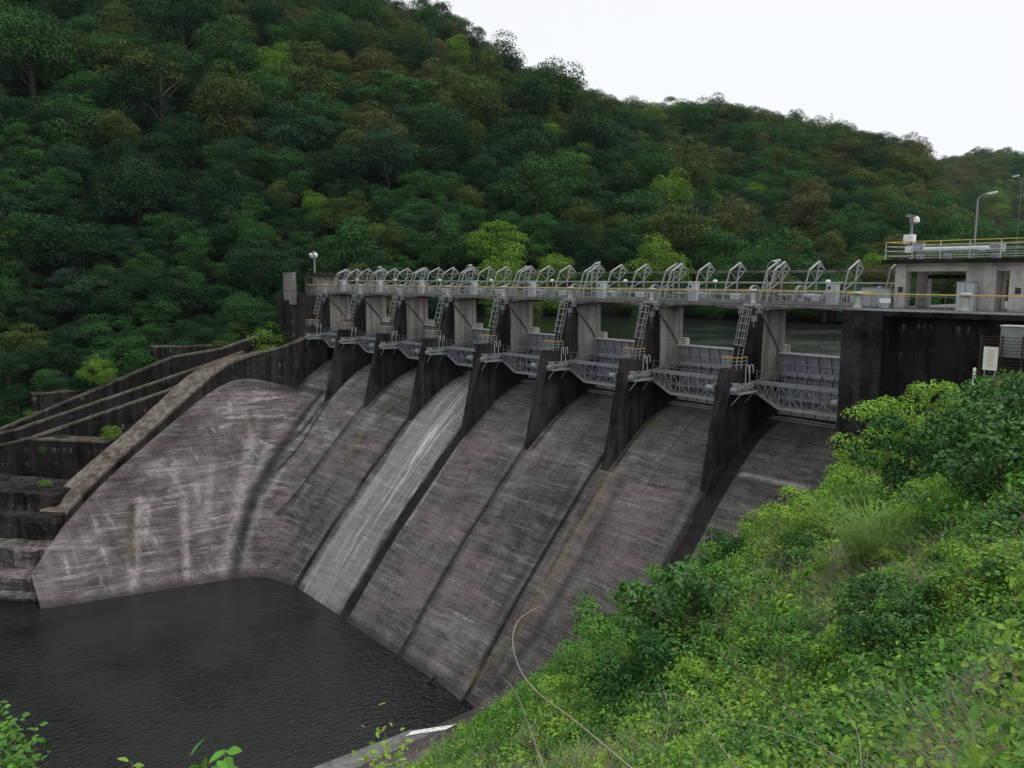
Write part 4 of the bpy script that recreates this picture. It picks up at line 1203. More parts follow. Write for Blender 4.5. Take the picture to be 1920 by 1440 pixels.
m = MB(); m.prism_z([(-10.8, -28.3), (-5.5, -19.8), (4, -19), (4, -60), (-10.2, -60), (-11.3, -36)], -36, -32.72)
tag(m.build('apron', MAT['parapet']), 'flat grey concrete apron beside the pool', 'apron', None, 'structure')
dp = thing('drain_stub', (-16.5, -22, -32.8), 'short black pipe stub at the foot of the chutes by waterline', 'pipe')
m = MB(); A = Vector(at(803, 1279, Z=-32.9)); m.tube([A, Vector(at(817, 1268, Z=-32.3))], 0.16, 10); m.build('pipe', MAT['black'], dp)

# ------------------------------------------------------------------ terrain


def az_of(px):
    d = ray(px, 522); return math.atan2(d[1], d[0])


def tan_el(px, py):
    d = ray(px, py); return d[2] / math.hypot(d[0], d[1])


class Hill:
    """a hillside given, for a fan of bearings from the camera, by the distance and height of its foot and of its crest"""
    def __init__(self, px, rb, zb, rr, py, drop=9.0, nz=3.0, seed=0):
        self.px = np.array(px, float); self.rb = np.array(rb, float); self.zb = np.array(zb, float); self.rr = np.array(rr, float)
        self.zr = np.array([CAM[2] + tan_el(p, q) * r - drop for p, q, r in zip(px, py, rr)])
        self.nz = nz; self.seed = seed

    def z(self, px, r):
        rb, zb, rr, zr = (np.interp(px, self.px, a) for a in (self.rb, self.zb, self.rr, self.zr))
        t = (r - rb) / (rr - rb)
        if t <= 1:
            g = t if t < 0 else t ** 0.95
        else: g = 1 - 0.6 * (t - 1) - 0.3 * (t - 1) ** 2
        x, y = self.xy(px, r)
        n = noise.noise(Vector((x * 0.025 + self.seed, y * 0.025, 0.3))) * self.nz * 1.6 + noise.noise(Vector((x * 0.07, y * 0.07 + self.seed, 1.7))) * self.nz * 0.6
        return zb + (zr - zb) * g + n * min(1, max(0, t * 4)) * (1 if t < 1 else max(0, 1 - (t - 1) * 3))

    def xy(self, px, r):
        a = az_of(px); return CAM[0] + r * math.cos(a), CAM[1] + r * math.sin(a)

    def mesh(self, name, label, npx=90, nr=40, over=1.5):
        pxs = np.linspace(self.px[0], self.px[-1], npx); V = []; Q = []
        for i, p in enumerate(pxs):
            rb = np.interp(p, self.px, self.rb); rr = np.interp(p, self.px, self.rr)
            for k in range(nr):
                r = rb - 6 + (rr * over - rb + 6) * (k / (nr - 1)) ** 1.1
                x, y = self.xy(p, r); V.append((x, y, self.z(p, r)))
        for i in range(npx - 1):
            for k in range(nr - 1):
                a = i * nr + k; Q.append((a, a + nr, a + nr + 1, a + 1))
        o = bpy.data.objects.new(name, npmesh(name, V, Q, MAT['soil'], smooth=True)); COL.objects.link(o)
        return tag(o, label, 'hillside', None, 'structure')


HA = Hill([-420, -150, 0, 150, 300, 450, 550, 700, 830, 900, 960, 1050, 1100, 1200, 1270, 1340, 1420, 1500, 1600],
          [142, 142, 142, 143, 144, 146, 149, 150, 150, 150, 150, 150, 150, 149, 148, 146, 142, 138, 138],
          [-17, -17, -16, -14, -12, -10, -8, -6, -5.2, -5.2, -5.2, -5.2, -5.2, -5.2, -5.2, -5.2, -5.2, -5.2, -5.2],
          [270, 275, 280, 285, 290, 295, 298, 300, 300, 297, 295, 288, 285, 275, 258, 238, 212, 190, 180],
          [-330, -280, -250, -200, -160, -110, -85, -40, 0, 55, 95, 125, 148, 195, 265, 345, 430, 500, 540], 12, 3.5)
HA.mesh('hillside', 'steep dark forested hillside behind the dam')
HB = Hill([1080, 1200, 1240, 1330, 1400, 1500, 1570, 1640, 1700, 1740, 1800, 1860, 1930, 2050, 2200],
          [230, 225, 222, 215, 208, 200, 195, 192, 190, 190, 192, 195, 200, 220, 240],
          [-5.2] * 15,
          [400, 390, 385, 380, 375, 370, 365, 360, 350, 340, 325, 310, 300, 300, 300],
          [210, 196, 198, 186, 200, 216, 228, 256, 290, 345, 402, 445, 480, 500, 515], 9.5, 5, 5)
HB.mesh('second_hillside', 'browner forested hillside right of the steep hill', 60, 30, 1.35)
HC = Hill([1600, 1700, 1745, 1800, 1850, 1920, 2050, 2250], [620, 615, 610, 605, 600, 595, 590, 590], [-5.2] * 8, [1000, 995, 990, 985, 980, 970, 960, 960], [310, 300, 292, 282, 275, 284, 270, 300], 16, 5, 9)
HC.mesh('far_hill', 'pale hazy far hill at the right', 40, 24, 1.4)

# near bank


def sstep(a, b, x):
    t = min(1, max(0, (x - a) / (b - a))); return t * t * (3 - 2 * t)


def bank_z(x, y):
    bump = 0 if y < -45 else (min(y, 5) + 45) * 9 / 40.0
    z = 0.5 - 0.77 * (37 - x) + bump - 2.0 * sstep(21, 11, x) - 1.8 * sstep(4, -4, x) - 2.2 * sstep(38.2, 34.5, x) * sstep(10, 30, x)
    z = min(z, 0.5 - 4.6 * sstep(-26, -8, y) * sstep(34, 24, x))
    z += 0.35 * noise.noise(Vector((x * 0.3, y * 0.3, 0))) * sstep(38, 33, x)
    return max(z, -40)


xs = np.concatenate([np.arange(-12, 44, 0.8), np.arange(44, 90, 4)]); ys = np.concatenate([np.arange(-130, -70, 4), np.arange(-70, -3.3, 0.8), [-3.41]])
V = [(x, y, bank_z(x, y)) for x in xs for y in ys]; n2 = len(ys)
Q = []
for i in range(len(xs) - 1):
    for k in range(n2 - 1):
        if xs[i] < 10.0 and zsurf(xs[i], ys[k]) > bank_z(xs[i], ys[k]) + 1.5 and ys[k] > -20: continue
        if ys[k] > -5.2 and xs[i] < 13.0: continue
        a = i * n2 + k; Q.append((a, a + n2, a + n2 + 1, a + 1))
o = bpy.data.objects.new('river_bank', npmesh('river_bank', V, Q, MAT['bank'], smooth=True)); COL.objects.link(o)
tag(o, 'steep overgrown river bank in front', 'bank', None, 'structure')
m = MB(); m.quad((-1140, -310, -40), (610, -310, -40), (610, 1410, -40), (-1140, 1410, -40)); tag(m.build('ground', MAT['soil']), 'ground far below', 'ground', None, 'structure')
# left-bank shelf that carries the terraces
V = []; Q = []
for i, t in enumerate(np.linspace(0, 1, 26)):
    y = -60 + 66 * t
    for k, s in enumerate(np.linspace(0, 1, 12)):
        xi = np.interp(y, [-60, -45, -38, -20, -10, 6], [-90, -91.5, -91, -91, -90.5, -84]); x = xi + (-125 - xi) * s
        ztop = np.interp(y, [-60, -44, -22, -12, -4, 6], [-23.5, -21.0, -13.2, -10.6, -8.0, -6.0])
        zz = ztop - 1.0 + s * 9 + noise.noise(Vector((x * 0.15, y * 0.15, 4))) * 0.8
        V.append((x, y, zz))
for i in range(25):
    for k in range(11):
        a = i * 12 + k; Q.append((a, a + 1, a + 13, a + 12))
o = bpy.data.objects.new('left_bank', npmesh('left_bank', V, Q, MAT['soil'], smooth=True)); COL.objects.link(o)
tag(o, 'overgrown left bank behind the retaining walls', 'bank', None, 'structure')

#VEG-BEGIN#
# ------------------------------------------------------------------ vegetation: shapes


def unit(v):
    return v / np.maximum(np.linalg.norm(v, axis=-1, keepdims=True), 1e-9)


def leaf_cards(P, N, L, W, g, fold=0.16):
    """pointed oval leaves folded along the midrib: four quads each, lying across N"""
    n = len(P)
    a = unit(np.cross(N, g.normal(size=(n, 3)))); b = np.cross(N, a)
    L = np.broadcast_to(L, (n,))[:, None]; W = np.broadcast_to(W, (n,))[:, None]
    curl = g.uniform(0.02, 0.22, (n, 1))
    def pt(t, w_): return P + a * L * (t - 0.5) + b * W * 0.5 * w_ + N * (W * fold * abs(w_) - L * curl * (t - 0.3) ** 2 * 1.4)
    V = np.stack([pt(0, 0), pt(0.5, 0), pt(1, 0), pt(0.16, -0.62), pt(0.46, -1), pt(0.78, -0.6), pt(0.16, 0.62), pt(0.46, 1), pt(0.78, 0.6)], 1).reshape(-1, 3)
    i = np.arange(n)[:, None] * 9
    Q = np.concatenate([i + np.array([[0, 1, 4, 3]]), i + np.array([[1, 2, 5, 4]]), i + np.array([[0, 6, 7, 1]]), i + np.array([[1, 7, 8, 2]])], 1).reshape(-1, 4)
    return V, Q


def sprays(P, N, S, g):
    """one bent quad per leaf spray, for crowns seen from afar"""
    n = len(P)
    a = unit(np.cross(N, g.normal(size=(n, 3)))); b = np.cross(N, a)
    S = np.broadcast_to(S, (n,))[:, None]
    k = g.uniform(0.45, 0.8, (n, 1))
    V = np.stack([P - a * S * 0.5, P - b * S * k * 0.5 - N * S * 0.08, P + a * S * 0.5 - N * S * 0.15, P + b * S * k * 0.5 + N * S * 0.05], 1).reshape(-1, 3)
    Q = np.arange(4 * n).reshape(-1, 4)
    return V, Q


def crown_points(seed, nclump, per, kind):
    """points, normals and clump tint of a crown of radius about 1 centred on the origin"""
    g = np.random.default_rng(seed)
    P, N, T = [], [], []
    for i in range(nclump):
        if kind == 'conifer':
            h = i / (nclump - 1); rr = 0.36 * (1 - h) + 0.03
            a = g.uniform(0, 6.28, 1)[0]
            c = np.array([math.cos(a) * rr * 0.6, math.sin(a) * rr * 0.6, -1.2 + 2.9 * h]); rc = 0.2 * (1 - h) + 0.09; sq = 0.7
        else:
            d = unit(g.normal(size=3)); d[2] = max(d[2], -0.2 - 0.6 * g.uniform())
            rad = g.uniform(0.5, 0.86) if i > 2 else g.uniform(0.1, 0.4)
            c = d * rad * np.array([1, 1, 0.9])
            rc = g.uniform(0.26, 0.42); sq = 0.82
            if kind == 'layer': c[2] = 0.7 * c[2] + 0.3 * round(c[2] * 3.5) / 3.5; rc = g.uniform(0.24, 0.4); sq = 0.58
            if kind == 'tall': c = c * np.array([0.72, 0.72, 1.45])
            if kind == 'loose': rc *= 0.85; c *= 1.1
        n = int(per * (rc / 0.28) ** 2)
        dd = unit(g.normal(size=(n, 3))); dd[:, 2] = np.where(dd[:, 2] < -0.35, -dd[:, 2], dd[:, 2])
        r_ = rc * g.uniform(0.45, 1.1, (n, 1)) ** 0.4
        P.append(c + dd * r_ * np.array([1, 1, sq]))
        N.append(unit(dd * np.array([1, 1, 1.4]) + g.normal(size=(n, 3)) * 0.45 + np.array([0, 0, 0.25])))
        tint = g.uniform(0, 1)
        T.append(np.clip(tint * 0.55 + 0.08 + 0.3 * g.uniform(0, 1, n) + 0.14 * dd[:, 2], 0, 1))  # random clump tint; upward leaves lightened, light from above put into the colour
    return np.concatenate(P), np.concatenate(N), np.concatenate(T), g


CROWN_KIND = ['round', 'round', 'layer', 'layer', 'tall', 'loose', 'conifer', 'round']
_crowns = {}


def crown_mesh(shape, variant):
    key = (shape, variant)
    if key not in _crowns:
        kind = CROWN_KIND[shape]
        P, N, T, g = crown_points(100 + shape, 48 if kind != 'conifer' else 44, 150, kind)
        V, Q = sprays(P, N, g.uniform(0.03, 0.07, len(P)) * (0.8 if kind == 'conifer' else 1), g)
        _crowns[key] = npmesh('crown', V, Q, LEAF[variant], {'lv': T})
    return _crowns[key]


def trunk_mesh(seed):
    m = MB(); g = random.Random(seed)
    m.tube([(0, 0, -1.5), (0.03, 0.02, -1.0), (0.0, 0.05, -0.3), (0.03, 0, 0.35)], 0.075, 7, 0.025)
    for i in range(5):
        a = i * 1.3 + g.random(); z = -0.75 + 0.2 * i
        m.tube([(0.01, 0.03, z), (0.3 * math.cos(a), 0.3 * math.sin(a), z + 0.28), (0.62 * math.cos(a), 0.62 * math.sin(a), z + 0.5)], 0.03, 5, 0.008)
    o = m.build('trunk', MAT['bark']); me = o.data; bpy.data.objects.remove(o)
    return me


TRUNKS = [trunk_mesh(i) for i in range(3)]


def add_tree(loc, scale, rz, shape, variant, label, group, name='broadleaf_tree', cat='tree'):
    """loc is the point on the ground; the crown centre sits above it"""
    t = bpy.data.objects.new(name, None); COL.objects.link(t)
    h = 0.95 if shape != 6 else 1.25
    t.location = loc
    t.rotation_euler = (0, 0, rz); t.scale = scale
    tag(t, label, cat, group)
    c = bpy.data.objects.new('crown', crown_mesh(shape, variant)); COL.objects.link(c); c.parent = t; c.location = (0, 0, h)
    k = bpy.data.objects.new('trunk', TRUNKS[int(rz * 10) % 3]); COL.objects.link(k); k.parent = t; k.location = (0, 0, h)
    return t


def project(p):
    d = np.asarray(p, float) - CAM; z = d @ _v
    return 960 + F * (d @ _r2) / z, 720 - F * (d @ _u2) / z, z


# ------------------------------------------------------------------ forest
ADJ = {'dark': 'dark green', 'mid': 'mid green', 'bright': 'yellow green', 'olive': 'olive green', 'brown': 'brownish', 'blue': 'bluish green'}
SHP = ['domed', 'domed', 'layered', 'layered', 'tall', 'open crowned', 'conical', 'domed']


def zone(px, py):
    if py < 235 and px > 420: h = 'near the hilltop'
    elif py < 330: h = 'high up'
    elif py < 450: h = 'midway up'
    else: h = 'low down'
    if px < 180: s = 'at the far left'
    elif px < 380: s = 'above the left retaining walls'
    elif px < 560: s = 'left of the floodlight pole'
    elif px < 760: s = 'behind the left bays'
    elif px < 950: s = 'behind the white chute'
    elif px < 1230: s = 'behind the middle right bays'
    elif px < 1420: s = 'behind the second bay from right'
    else: s = 'behind the hoist house end'
    return h + ' ' + s


def pick_variant(px, py, g, hill):
    if hill == 'C': w = dict(olive=.45, mid=.35, brown=.15, bright=.05)  # lighter leaf mix on the farther hills, haze put into the colour
    elif hill == 'B': w = dict(brown=.1, olive=.38, mid=.4, dark=.1, bright=.03)
    elif px < 420: w = dict(dark=.46, mid=.34, blue=.14, olive=.06) if py > 120 else dict(dark=.3, mid=.4, blue=.1, olive=.15, brown=.05)
    elif py < 210: w = dict(brown=.1, olive=.32, mid=.36, dark=.22)
    elif px < 950: w = dict(dark=.34, mid=.38, blue=.08, olive=.1, bright=.03, brown=.03)
    else: w = dict(mid=.38, olive=.24, brown=.04, dark=.26, bright=.05, blue=.03)
    return g.choices(list(w), list(w.values()))[0]


g = random.Random(5)
trees = []                                                # (x, y, z, radius, shape, variant, px, py, hill, dist)
cells = {}


def free(x, y, d):
    k = (int(x // 6), int(y // 6))
    for i in range(-3, 4):
        for j in range(-3, 4):
            for (a, b, dd) in cells.get((k[0] + i, k[1] + j), ()):
                if (a - x) ** 2 + (b - y) ** 2 < (0.5 * (d + dd)) ** 2: return False
    return True


def put(x, y, d): cells.setdefault((int(x // 6), int(y // 6)), []).append((x, y, d))


SPECIAL = [  # bearing px, distance, radius, height factor, shape, variant, label
    (1240, 156, 6.6, 1.05, 0, 'bright', 'bright yellow green domed tree close behind the second bay from right'),
    (495, 139, 4.6, 1.15, 5, 'bright', 'pale yellow green feathery tree just left of the floodlight pole'),
    (925, 163, 7.4, 0.95, 2, 'bright', 'broad light green spreading tree above the middle of the dam'),
    (1043, 158, 4.6, 1.0, 7, 'bright', 'small light green round tree right of the broad spreading tree'),
    (1448, 186, 5.5, 1.55, 6, 'dark', 'dark narrow conifer standing above the nearest bay'),
    (528, 226, 7.0, 1.1, 4, 'bright', 'twin lobed yellow green tree midway up the hill above the floodlight'),
    (855, 268, 7.5, 1.0, 0, 'bright', 'yellow topped tree near the skyline above the white chute'),
    (745, 230, 5.5, 1.0, 4, 'bright', 'small yellow green tree high on the hill left of the spur'),
    (1275, 236, 9.5, 1.15, 0, 'olive', 'big olive domed tree on the crest of the spur'),
    (1110, 153, 4.5, 1.0, 5, 'mid', 'small green tree just above a curved lamp post mid dam'),
    (185, 122, 2.6, 1.1, 5, 'bright', 'slender light green sapling among the sloping retaining walls'),
]
for px, r, rad, hf, sh, va, lab in SPECIAL:
    H_ = HA if px < 1400 else HB
    x, y = HA.xy(px, r); z = H_.z(px, r)
    if px == 185: x, y, z = at(185, 730, X=-90.5)
    put(x, y, rad * 1.7)
    nm = 'conifer' if sh == 6 else 'broadleaf_tree'
    add_tree((x, y, z - 0.5), (rad, rad, rad * hf), g.random() * 6, sh, va, lab, None, nm)


def grow(H_, hill, n, pxa, pxb, lo, hi, overs):
    for _ in range(n):
        px = g.uniform(pxa, pxb)
        rb, rr = np.interp(px, H_.px, H_.rb), np.interp(px, H_.px, H_.rr)
        r = math.sqrt(g.uniform((rb - 4) ** 2, (rr * overs) ** 2))
        x, y = H_.xy(px, r); z = H_.z(px, r)
        if y < 8 and x > -88.5: continue
        if y < -2 and x > -97 and y > -62: continue
        t = (r - rb) / (rr - rb)
        rad = (lo + (hi - lo) * g.random() ** 1.3) * (0.62 + 0.38 * min(1, max(0, t) * 3)) * (1 + 0.25 * (g.random() < 0.12))
        if t > 0.8: rad = min(rad, {'A': 6.0, 'B': 7.5, 'C': 9.0}[hill])
        if not free(x, y, rad * 0.98): continue
        put(x, y, rad * 0.98)
        qx, qy, dz = project((x, y, z + rad * 1.4))
        va = pick_variant(qx, qy, g, hill)
        sh = g.choice([0, 1, 7, 0, 1, 7, 2, 5, 4]) if qx > 620 else g.choice([2, 3, 0, 1, 5, 7, 4])
        if g.random() < 0.012: sh = 6; va = 'dark'
        trees.append((x, y, z, rad, sh, va, qx, qy, hill, dz))


grow(HA, 'A', 26000, -140, 1590, 4.2, 9.6, 1.1)
nA = len(trees)
grow(HB, 'B', 16000, 1120, 2080, 5.0, 8.6, 1.08)
grow(HC, 'C', 9000, 1620, 2120, 7.0, 11.0, 1.06)
print('trees', nA, len(trees))
order = sorted(range(len(trees)), key=lambda i: -(trees[i][3] / trees[i][9]) if (-60 < trees[i][6] < 1980 and -60 < trees[i][7] < 560) else 0)
near = set(order[:285])
for i in near:
    x, y, z, rad, sh, va, qx, qy, hill, dz = trees[i]
    zn = zone(qx, qy)
    lab = '%s %s tree %s' % (ADJ[va], SHP[sh], zn)
    add_tree((x, y, z - 0.3), (rad * g.uniform(0.85, 1.25), rad * g.uniform(0.85, 1.25), rad * g.uniform(0.8, 1.25)), g.random() * 6.28, sh, va, lab, '%s %s trees %s' % (ADJ[va], SHP[sh], zn), 'conifer' if sh == 6 else 'broadleaf_tree')


def scatter(name, label, protos, items, parent_mat):
    """ONE object: points that carry instances of the proto meshes"""
    me = bpy.data.meshes.new(name)
    me.from_pydata([it[0] for it in items], [], [])
    a = me.attributes.new('pid', 'INT', 'POINT'); a.data.foreach_set('value', np.array([it[1] for it in items], np.int32))
    a = me.attributes.new('siz', 'FLOAT_VECTOR', 'POINT'); a.data.foreach_set('vector', np.array([it[2] for it in items], np.float32).ravel())
    a = me.attributes.new('rot', 'FLOAT_VECTOR', 'POINT'); a.data.foreach_set('vector', np.array([it[3] for it in items], np.float32).ravel())
    o = bpy.data.objects.new(name, me); COL.objects.link(o)
    ng = bpy.data.node_groups.new(name, 'GeometryNodeTree')
    ng.interface.new_socket('Geometry', in_out='INPUT', socket_type='NodeSocketGeometry')
    ng.interface.new_socket('Geometry', in_out='OUTPUT', socket_type='NodeSocketGeometry')
    gi, go = ng.nodes.new('NodeGroupInput'), ng.nodes.new('NodeGroupOutput')
    jn = ng.nodes.new('GeometryNodeJoinGeometry')

    def attr(nm, typ):
        nd = ng.nodes.new('GeometryNodeInputNamedAttribute'); nd.data_type = typ; nd.inputs['Name'].default_value = nm; return nd.outputs['Attribute']
    pid, siz, rot = attr('pid', 'INT'), attr('siz', 'FLOAT_VECTOR'), attr('rot', 'FLOAT_VECTOR')
    e2r = ng.nodes.new('FunctionNodeEulerToRotation'); ng.links.new(rot, e2r.inputs[0])
    for k, po in enumerate(protos):
        oi = ng.nodes.new('GeometryNodeObjectInfo'); oi.transform_space = 'ORIGINAL'; oi.inputs['Object'].default_value = po; oi.inputs['As Instance'].default_value = True
        cp = ng.nodes.new('FunctionNodeCompare'); cp.data_type = 'INT'; cp.operation = 'EQUAL'
        ii = [s for s in cp.inputs if s.type == 'INT']; ng.links.new(pid, ii[0]); ii[1].default_value = k
        ip = ng.nodes.new('GeometryNodeInstanceOnPoints')
        ng.links.new(gi.outputs[0], ip.inputs['Points']); ng.links.new(cp.outputs[0], ip.inputs['Selection']); ng.links.new(oi.outputs['Geometry'], ip.inputs['Instance'])
        ng.links.new(e2r.outputs[0], ip.inputs['Rotation']); ng.links.new(siz, ip.inputs['Scale'])
        ng.links.new(ip.outputs[0], jn.inputs[0])
    ng.links.new(jn.outputs[0], go.inputs[0])
    md = o.modifiers.new('scatter', 'NODES'); md.node_group = ng
    return tag(o, label, 'vegetation', None, 'stuff')


# the crowns already standing in the forest serve as shapes for the far wood
by = {}
for o in list(bpy.data.objects):
    if o.name.startswith('crown') and o.parent is not None:
        by.setdefault(o.data.name, o)
pkeys = {}
for (sh, va), me in _crowns.items():
    if me.name in by: pkeys[(sh, va)] = by[me.name]
klist = list(pkeys)
items = []
for i, (x, y, z, rad, sh, va, qx, qy, hill, dz) in enumerate(trees):
    if i in near: continue
    if (sh, va) not in pkeys:
        c = [k for k in klist if k[1] == va and k[0] != 6] or klist; key = c[i % len(c)]
    else: key = (sh, va)
    items.append(((x, y, z - 0.3 + rad * 0.95), klist.index(key), (rad * g.uniform(0.85, 1.2), rad * g.uniform(0.85, 1.2), rad * g.uniform(0.85, 1.25)), (0, 0, g.random() * 6.28)))
scatter('forest', 'unbroken forest of small green and brown crowns on the farther slopes', [pkeys[k] for k in klist], items, None)

# saplings and scrub fill the gaps at the foot of the wood and on the left bank
items = []
for _ in range(2600):
    if _ % 2:
        px = g.uniform(-140, 1100); rb = np.interp(px, HA.px, HA.rb); rr = np.interp(px, HA.px, HA.rr)
        r = rb + (rr - rb) * g.uniform(-0.03, 0.75); x, y = HA.xy(px, r); z = HA.z(px, r)
        if y < 8 and x > -93: continue
    else:
        x, y = g.uniform(-122, -91.5), g.uniform(-60, 4)
        if x > -93.5 and g.random() < 0.8: continue
        xi = np.interp(y, [-60, -45, -38, -20, -10, 6], [-90, -91.5, -91, -91, -90.5, -84]); sx = (x - xi) / (-125 - xi)
        z = np.interp(y, [-60, -44, -22, -12, -4, 6], [-23.5, -21.0, -13.2, -10.6, -8.0, -6.0]) - 1.0 + sx * 9
    va = g.choices(['dark', 'mid', 'blue', 'olive'], [.45, .4, .1, .05])[0]
    c = [i for i, k in enumerate(klist) if k[1] == va and k[0] != 6]
    if not c: continue
    rad = g.uniform(1.0, 2.6)
    if _ > 2100: x, y = g.uniform(-103, -90.5), g.uniform(-64, -22); xi = np.interp(y, [-60, -45, -38, -20, -10, 6], [-90, -91.5, -91, -91, -90.5, -84]); z = np.interp(y, [-60, -44, -22, -12, -4, 6], [-23.5, -21.0, -13.2, -10.6, -8.0, -6.0]) - 1.0 + (x - xi) / (-125 - xi) * 9; rad = g.uniform(0.5, 1.3)
    items.append(((x, y, z + rad * 0.4), g.choice(c), (rad, rad, rad * g.uniform(0.6, 0.9)), (0, 0, g.random() * 6.28)))
scatter('scrub_foliage', 'dark low scrub filling the gaps under the hillside trees', [pkeys[k] for k in klist], items, None)

# ------------------------------------------------------------------ low plants: shapes


def weed_mesh(seed, variant, n, leafL, spread, height, name='leaves', stems=14):
    g_ = np.random.default_rng(seed)
    P, N, T = [], [], []
    for s in range(stems):
        a = g_.uniform(0, 6.28); lean = g_.uniform(0.05, 1.0) * spread; h = height * g_.uniform(0.55, 1.0)
        k = int(n / stems); t = g_.uniform(0.12, 1.0, k) ** 0.7
        base = np.array([math.cos(a), math.sin(a)]) * spread * 0.25 * g_.uniform(0, 1)
        cx = base[0] + math.cos(a) * lean * t ** 1.5; cy = base[1] + math.sin(a) * lean * t ** 1.5; cz = h * t * (1 - 0.25 * t * lean / max(spread, .01))
        off = g_.normal(size=(k, 3)) * leafL * 0.9
        P.append(np.stack([cx, cy, cz], 1) + off)
        N.append(unit(np.array([math.cos(a) * 0.35, math.sin(a) * 0.35, 1.0]) + g_.normal(size=(k, 3)) * 0.5))
        T.append(np.clip(0.15 + 0.55 * t + g_.normal(size=k) * 0.2, 0, 1))
    P, N, T = np.concatenate(P), np.concatenate(N), np.concatenate(T)
    L = leafL * g_.uniform(0.6, 1.25, len(P))
    V, Q = leaf_cards(P, N, L, L * g_.uniform(0.45, 0.7, len(P)), g_)
    return npmesh(name, V, Q, LEAF[variant], {'lv': np.repeat(T, 4)})


def blade_mesh(seed, variant, n, length, width, spread, droop=1.0, name='blades'):
    g_ = np.random.default_rng(seed); V, Q, T = [], [], []
    S = 6
    for i in range(n):
        a = g_.uniform(0, 6.28); L = length * g_.uniform(0.6, 1.15); w_ = width * g_.uniform(0.6, 1.2); d = np.array([math.cos(a), math.sin(a), 0]); side_ = np.array([-d[1], d[0], 0])
        b = np.append(g_.normal(size=2) * spread * 0.25, 0); lean = g_.uniform(0.15, 0.55) ; dr = droop * g_.uniform(0.5, 1.2)
        k0 = len(V)
        for s in range(S + 1):
            t = s / S; p = b + d * (lean * t * L + dr * 0.45 * L * t ** 2.2) + np.array([0, 0, L * (t * (1 - 0.2 * lean) - dr * 0.42 * t ** 2.6)])
            ww = w_ * (1 - t ** 2 * 0.92) * (0.6 + 0.4 * min(1, t * 4))
            V += [p - side_ * ww / 2, p + side_ * ww / 2]
            if s: k = k0 + 2 * s; Q.append((k - 2, k - 1, k + 1, k)); T.append(min(1, 0.2 + 0.6 * t + g_.uniform(-0.1, 0.2)))
    return npmesh(name, V, Q, LEAF[variant], {'lv': T})


def twig_mesh(seed, n, length, r):
    """a tangle of dry stems"""
    g_ = random.Random(seed); m = MB()
    for i in range(n):
        a = g_.uniform(0, 6.28); L = length * g_.uniform(0.5, 1.1); e = g_.uniform(0.15, 1.2); b = (g_.uniform(-0.3, 0.3) * length, g_.uniform(-0.3, 0.3) * length)
        pts = [(b[0] + math.cos(a) * L * t * 0.8, b[1] + math.sin(a) * L * t * 0.8, L * (e * t - 0.5 * e * t * t) + 0.02) for t in (0, 0.35, 0.7, 1.0)]
        m.tube(pts, r, 3, r * 0.4)
    o = m.build('twigs', MAT['dead']); me = o.data; bpy.data.objects.remove(o); return me


LOW = [weed_mesh(1, 'weed', 330, 0.08, 0.55, 0.55), weed_mesh(2, 'weed', 240, 0.12, 0.5, 0.75), weed_mesh(3, 'shrub', 420, 0.07, 0.55, 0.6), weed_mesh(4, 'shrub', 260, 0.125, 0.6, 0.65),
       weed_mesh(5, 'kudzu', 300, 0.12, 0.7, 0.4), weed_mesh(6, 'kudzu', 260, 0.1, 0.6, 0.55), blade_mesh(7, 'grass', 90, 0.85, 0.016, 0.5), twig_mesh(8, 60, 0.9, 0.006), weed_mesh(9, 'dry', 200, 0.055, 0.6, 0.5), weed_mesh(10, 'weed', 420, 0.05, 0.5, 0.5)]


def bank_hit(px, py, lift=0.0):
    d = ray(px, py); d = d / np.linalg.norm(d)
    for t in np.arange(1.5, 75, 0.1):
        q = CAM + d * t
        if q[2] < bank_z(q[0], q[1]) + lift: return q
    return None


def low_plant(name, loc, mesh, size, rz, label, group=None, cat='plant', tilt=(0, 0)):
    """a low plant of one leafy mesh"""
    o = bpy.data.objects.new(name, mesh); COL.objects.link(o); o.location = loc; o.scale = size if hasattr(size, '__len__') else (size,) * 3
    o.rotation_euler = (tilt[0], tilt[1], rz)
    return tag(o, label, cat, group, 'thing')


# a few single plants stand for the shapes of the ground cover
seed_px = [(1560, 1010), (1420, 1010), (1130, 1210), (1250, 1150), (1840, 760), (1880, 830), (1750, 1120), (1340, 1090), (1660, 1170), (1300, 1260)]
seed_lab = ['bushy yellow green weed below the tall grass clump', 'loose light green weed near the bare chute edge', 'small leaved dark shrub on the bank edge over chute', 'broad leaved green shrub among the bank weeds',
            'big leaved dark vine mound near the abutment', 'dark trailing vine below the signboard', 'short green grass tuft right of the tall grass clump', 'tangle of dry brown stems on the mid bank', 'withered brown plant under the tall grass clump', 'fine leaved yellow green weed mid bank']
seed_nm = ['weed_plant', 'weed_plant', 'shrub', 'shrub', 'vine', 'vine', 'grass', 'dry_shrub', 'withered_plant', 'weed_plant']  # the weeds and the withered one are low leafy plants
seeds = []
for (px, py), me, lab, nm in zip(seed_px, LOW, seed_lab, seed_nm):
    q = bank_hit(px, py)
    if q is None: q = at(px, py, D=50)
    seeds.append(low_plant(nm, (q[0], q[1], bank_z(q[0], q[1])), me, 1.3, g.random() * 6, lab))
items = []
gg = random.Random(21)
tries = 0
